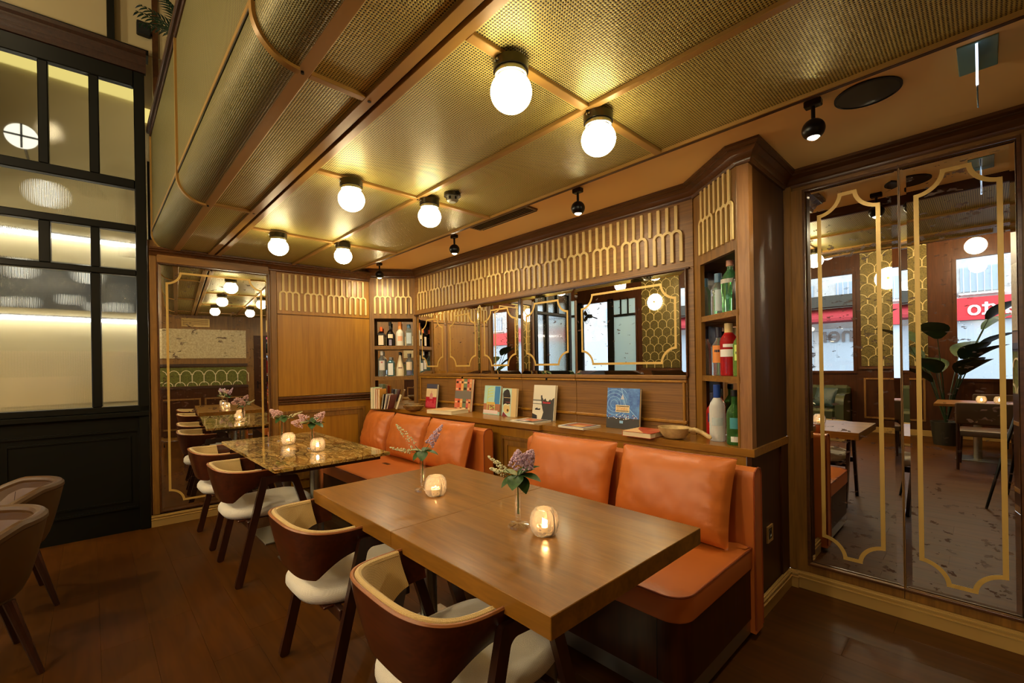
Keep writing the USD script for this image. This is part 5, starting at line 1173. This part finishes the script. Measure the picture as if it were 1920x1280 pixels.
bottle('green bottle with turquoise label, in front at the right foot of the right cabinet', onR(0.372, zb_, -0.03), 0.30, 0.042, B_DGR, col('black', (0, 0, 0)), [(0.3, 0.5, col('turq', (70, 150, 160)), 0.6), (0.06, 0.16, col('white', (0, 0, 0)), 0.5)], 'round', 0.015, 0.56, 0.1)
bottle('small red bottle behind the frosted one in the right cabinet', onR(0.32, zb_, -0.14), 0.27, 0.04, B_RED, col('black', (0, 0, 0)), None, 'round', 0.014, 0.58, 0.18)

# ------------------------------------------------------------------ small fittings
t = thing('power_socket', 'square brass framed power socket on the dark side panel by the bench', 'socket')
WX = Wall((XC - 0.004, 0), (0, 1))
obj('plate', WX.prism(ring(2.70, 2.79, 0.35, 0.44, 0.014), 0.0, 0.008), BRASS, t, False); obj('insert', WX.box(2.714, 2.776, 0.364, 0.426, 0.0, 0.005), BLKMET, t, False)
m = lathe([(0.02, 0.005), (0.023, 0.006), (0.023, 0.008), (0.02, 0.008), (0.02, 0.005)], 24); obj('socket_ring', turned(WX.place(m), 0, tuple(WX.p(2.745, 0, 0.395) - WX.o)), STEEL, t)
t = thing('wall_speaker', 'small black speaker on a bracket beside the brown post', 'speaker', (-5.03, 0.385, 4.33))
obj('cabinet', cbox(-0.045, 0.045, -0.06, 0.035, -0.05, 0.06, 0.008), plain('black_plastic', lin(10, 10, 9), 0.6), t); obj('bracket', tube([(0, 0.03, 0), (0.0, 0.06, -0.03), (0.0, 0.06, -0.1)], 0.008, 8), BLKMET, t)
def fronds(t, n, L, g, name='frond', mat=LEAFD, el0=0.5):
    for k in range(n):
        az = 2 * math.pi * k / n + g.random() * 0.5; el = el0 + 0.7 * g.random(); ms = []
        pts = [np.array([L * q * math.cos(el) * math.cos(az), L * q * math.cos(el) * math.sin(az), L * q * math.sin(el) - 0.28 * L * q * q]) for q in np.linspace(0, 1, 12)]
        ms.append(tube(pts, np.linspace(0.005, 0.0015, 12), 5))
        for i in range(2, 12):
            for s_ in (-1, 1): ms.append(orient(leaf_mesh(L * 0.32 * (1.1 - i / 14), 0.009, 0.03, 4), az + s_ * 0.8, el - 0.5 * i / 12, pts[i]))
        obj(name, ms, mat, t, False)
t = thing('potted_palm', 'dark green palm standing behind the balcony rail at the top left', 'plant', (-4.62, 0.66, 2.70))
obj('planter', lathe([(0, 0), (0.14, 0), (0.18, 0.4), (0.16, 0.4), (0.15, 0.36), (0, 0.36)], 24), CHAR, t); obj('stem', tube([(0, 0, 0.36), (0.01, 0, 1.0), (0, 0, 1.45)], [0.02, 0.015, 0.012], 8), LEAFD, t)
gp = random.Random(5); cr = group_part('crown', t); UsdGeom.Xform(cr).AddTranslateOp().Set(Gf.Vec3d(0, 0, 1.4)); fronds(cr, 16, 0.42, gp)

# ------------------------------------------------------------------ front bay (seen in the right mirror)
t = thing('sofa', 'dark green leather sofa under the street window, seen in the right mirror', 'sofa', (-2.62, -3.95, 0))
obj('seat', cbox(-0.72, 0.72, -0.22, 0.36, 0.18, 0.45, 0.04), GRNLEA, t); obj('backrest', cbox(-0.85, 0.85, -0.37, -0.2, 0.1, 0.86, 0.05), GRNLEA, t)
for sx in (-1, 1):
    m = extr(rrect_poly if False else Polygon(rrect(-0.36, 0.36, 0.05, 0.72, [0.02, 0.02, 0.2, 0.08])), 0.13); m.apply_transform(np.array([[0, 0, 1, sx * 0.785 - 0.065], [1, 0, 0, 0], [0, 1, 0, 0], [0, 0, 0, 1.0]])); obj('armrest', m, GRNLEA, t, 40)
    for sy in (-1, 1): obj('leg', cyl(0.02, 0, 0.18 if sy else 0.1, sx * 0.66, sy * 0.28, 12), W_CHL, t)
t = thing('cushion', 'dark teal cushion at the arm end of the green sofa', 'cushion', (-2.12, -3.93, 0.45))
m = pillow(0.2, 0.19, 0.06, 9, 20, 16); m.apply_transform(TR.rotation_matrix(-0.45, (1, 0, 0))); m.apply_transform(TR.rotation_matrix(math.pi + 0.4, (0, 0, 1))); m.apply_translation((0, 0.0, 0.2)); obj('cover', m, plain('teal_leather', lin(40, 58, 58), 0.45), t, 60)
t = thing('window_table', 'oak table by the street window, seen in the right mirror', 'table')
obj('tabletop', cbox(-0.50, 0.66, -2.75, -1.98, 0.715, 0.75, 0.002), W_TAB, t, False); pedestal(t, -0.1, -2.36, 0.715); pedestal(t, 0.35, -2.36, 0.715)
def padded_chair(label, loc, rz):
    t = thing('padded_chair', label, 'chair', loc, rz, None)
    obj('backrest', puff(rrect(-0.26, 0.26, -0.27, -0.215, 0.025, 5), [(0.015, 0.55), (0.0, 0.565), (0.0, 0.79), (0.012, 0.805), (0.02, 0.808)]), LEATHB, t, 50)
    obj('seat', puff(rrect(-0.25, 0.25, -0.24, 0.25, 0.05, 5), [(0.02, 0.40), (0.0, 0.41), (0.0, 0.455), (0.015, 0.47), (0.04, 0.474)]), LEATHB, t, 50)
    for sx in (-1, 1):
        obj('leg', tube([(sx * 0.235, -0.24, 0.57), (sx * 0.24, -0.27, 0.0)], [0.018, 0.014], 8), W_CHL, t); obj('leg', tube([(sx * 0.22, 0.2, 0.42), (sx * 0.235, 0.24, 0.0)], [0.018, 0.013], 8), W_CHL, t)
padded_chair('brown padded chair on the near side of the window table', (-0.02, -1.72, 0), math.pi)
padded_chair('brown padded chair on the window side of the window table', (0.1, -3.08, 0), 0.0)
for x, l in ((-0.06, 'small candle glass on the window table, the left one in the mirror'), (0.10, 'small candle glass on the window table, the right one in the mirror')): votive((x, -2.3, 0.75), l)
t = thing('potted_plant', 'big dark leaved plant in front of the right street window', 'plant', (-0.45, -3.50, 0))
obj('pot', lathe([(0, 0), (0.15, 0), (0.19, 0.36), (0.17, 0.36), (0.16, 0.32), (0, 0.32)], 24), CHAR, t)
gq = random.Random(12)
for k in range(15):
    az = gq.random() * 2 * math.pi; el = 1.0 + 0.45 * gq.random(); L = 0.5 + 1.0 * gq.random()
    tip = np.array([L * 0.38 * math.cos(az), L * 0.38 * math.sin(az) * 0.6, 0.45 + L])
    sm = obj('stalk', tube([(0, 0, 0.32), tip * np.array([0.4, 0.4, 0.62]), tip], [0.01, 0.009, 0.006], 6), LEAFD, t); obj('leaf', orient(leaf_mesh(0.48, 0.17, 0.12), az, 0.75, tip), LEAFD, t, True)
# fan on the window frame
t = thing('wall_fan', 'grey wire cage fan mounted by the far shopfront window, seen in the wide mirror', 'fan', (-7.25, -4.0, 2.6), 0.5)
for r in (0.06, 0.11, 0.16, 0.2): obj('cage_ring', tube([(r * math.cos(a), 0.05 * (1 - (r / 0.2) ** 2), r * math.sin(a)) for a in np.linspace(0, 2 * math.pi, 25)[:-1]], 0.004, 5, True), GUN, t)
for k in range(12): a = k * math.pi / 6; obj('cage_wire', tube([(0, 0.05, 0), (0.2 * math.cos(a), 0, 0.2 * math.sin(a))], 0.0025, 5), GUN, t)
for k in range(3): a = k * 2.094; obj('blade', orient(leaf_mesh(0.17, 0.05, 0.02), 0, a, (0, 0.01, 0)), GUN, t, True)
m = cyl(0.05, -0.06, 0.06, seg=20); m.apply_transform(TR.rotation_matrix(math.pi / 2, (1, 0, 0))); m.apply_translation((0, -0.08, 0)); obj('motor', m, BLKMET, t); obj('bracket', tube([(0, -0.12, 0), (0.0, -0.3, -0.06)], 0.014, 8), BLKMET, t)
# tripod below the viewpoint
t = thing('tripod', 'dark camera tripod on the open floor, its leg seen in the right mirror', 'tripod', (0.26, 0.05, 0.0))
obj('hub', cyl(0.035, 1.08, 1.16, seg=16), BLKMET, t)
for k in range(3):
    a = -1.9 + k * 2.094; c, s_ = math.cos(a), math.sin(a); obj('leg', tube([(0.03 * c, 0.03 * s_, 1.1), (0.24 * c, 0.24 * s_, 0.55), (0.43 * c, 0.43 * s_, 0.0)], [0.016, 0.014, 0.010], 8), BLKMET, t)
    obj('clamp', cyl(0.022, 0.53, 0.58, 0.24 * c, 0.24 * s_, 12), BLKMET, t)
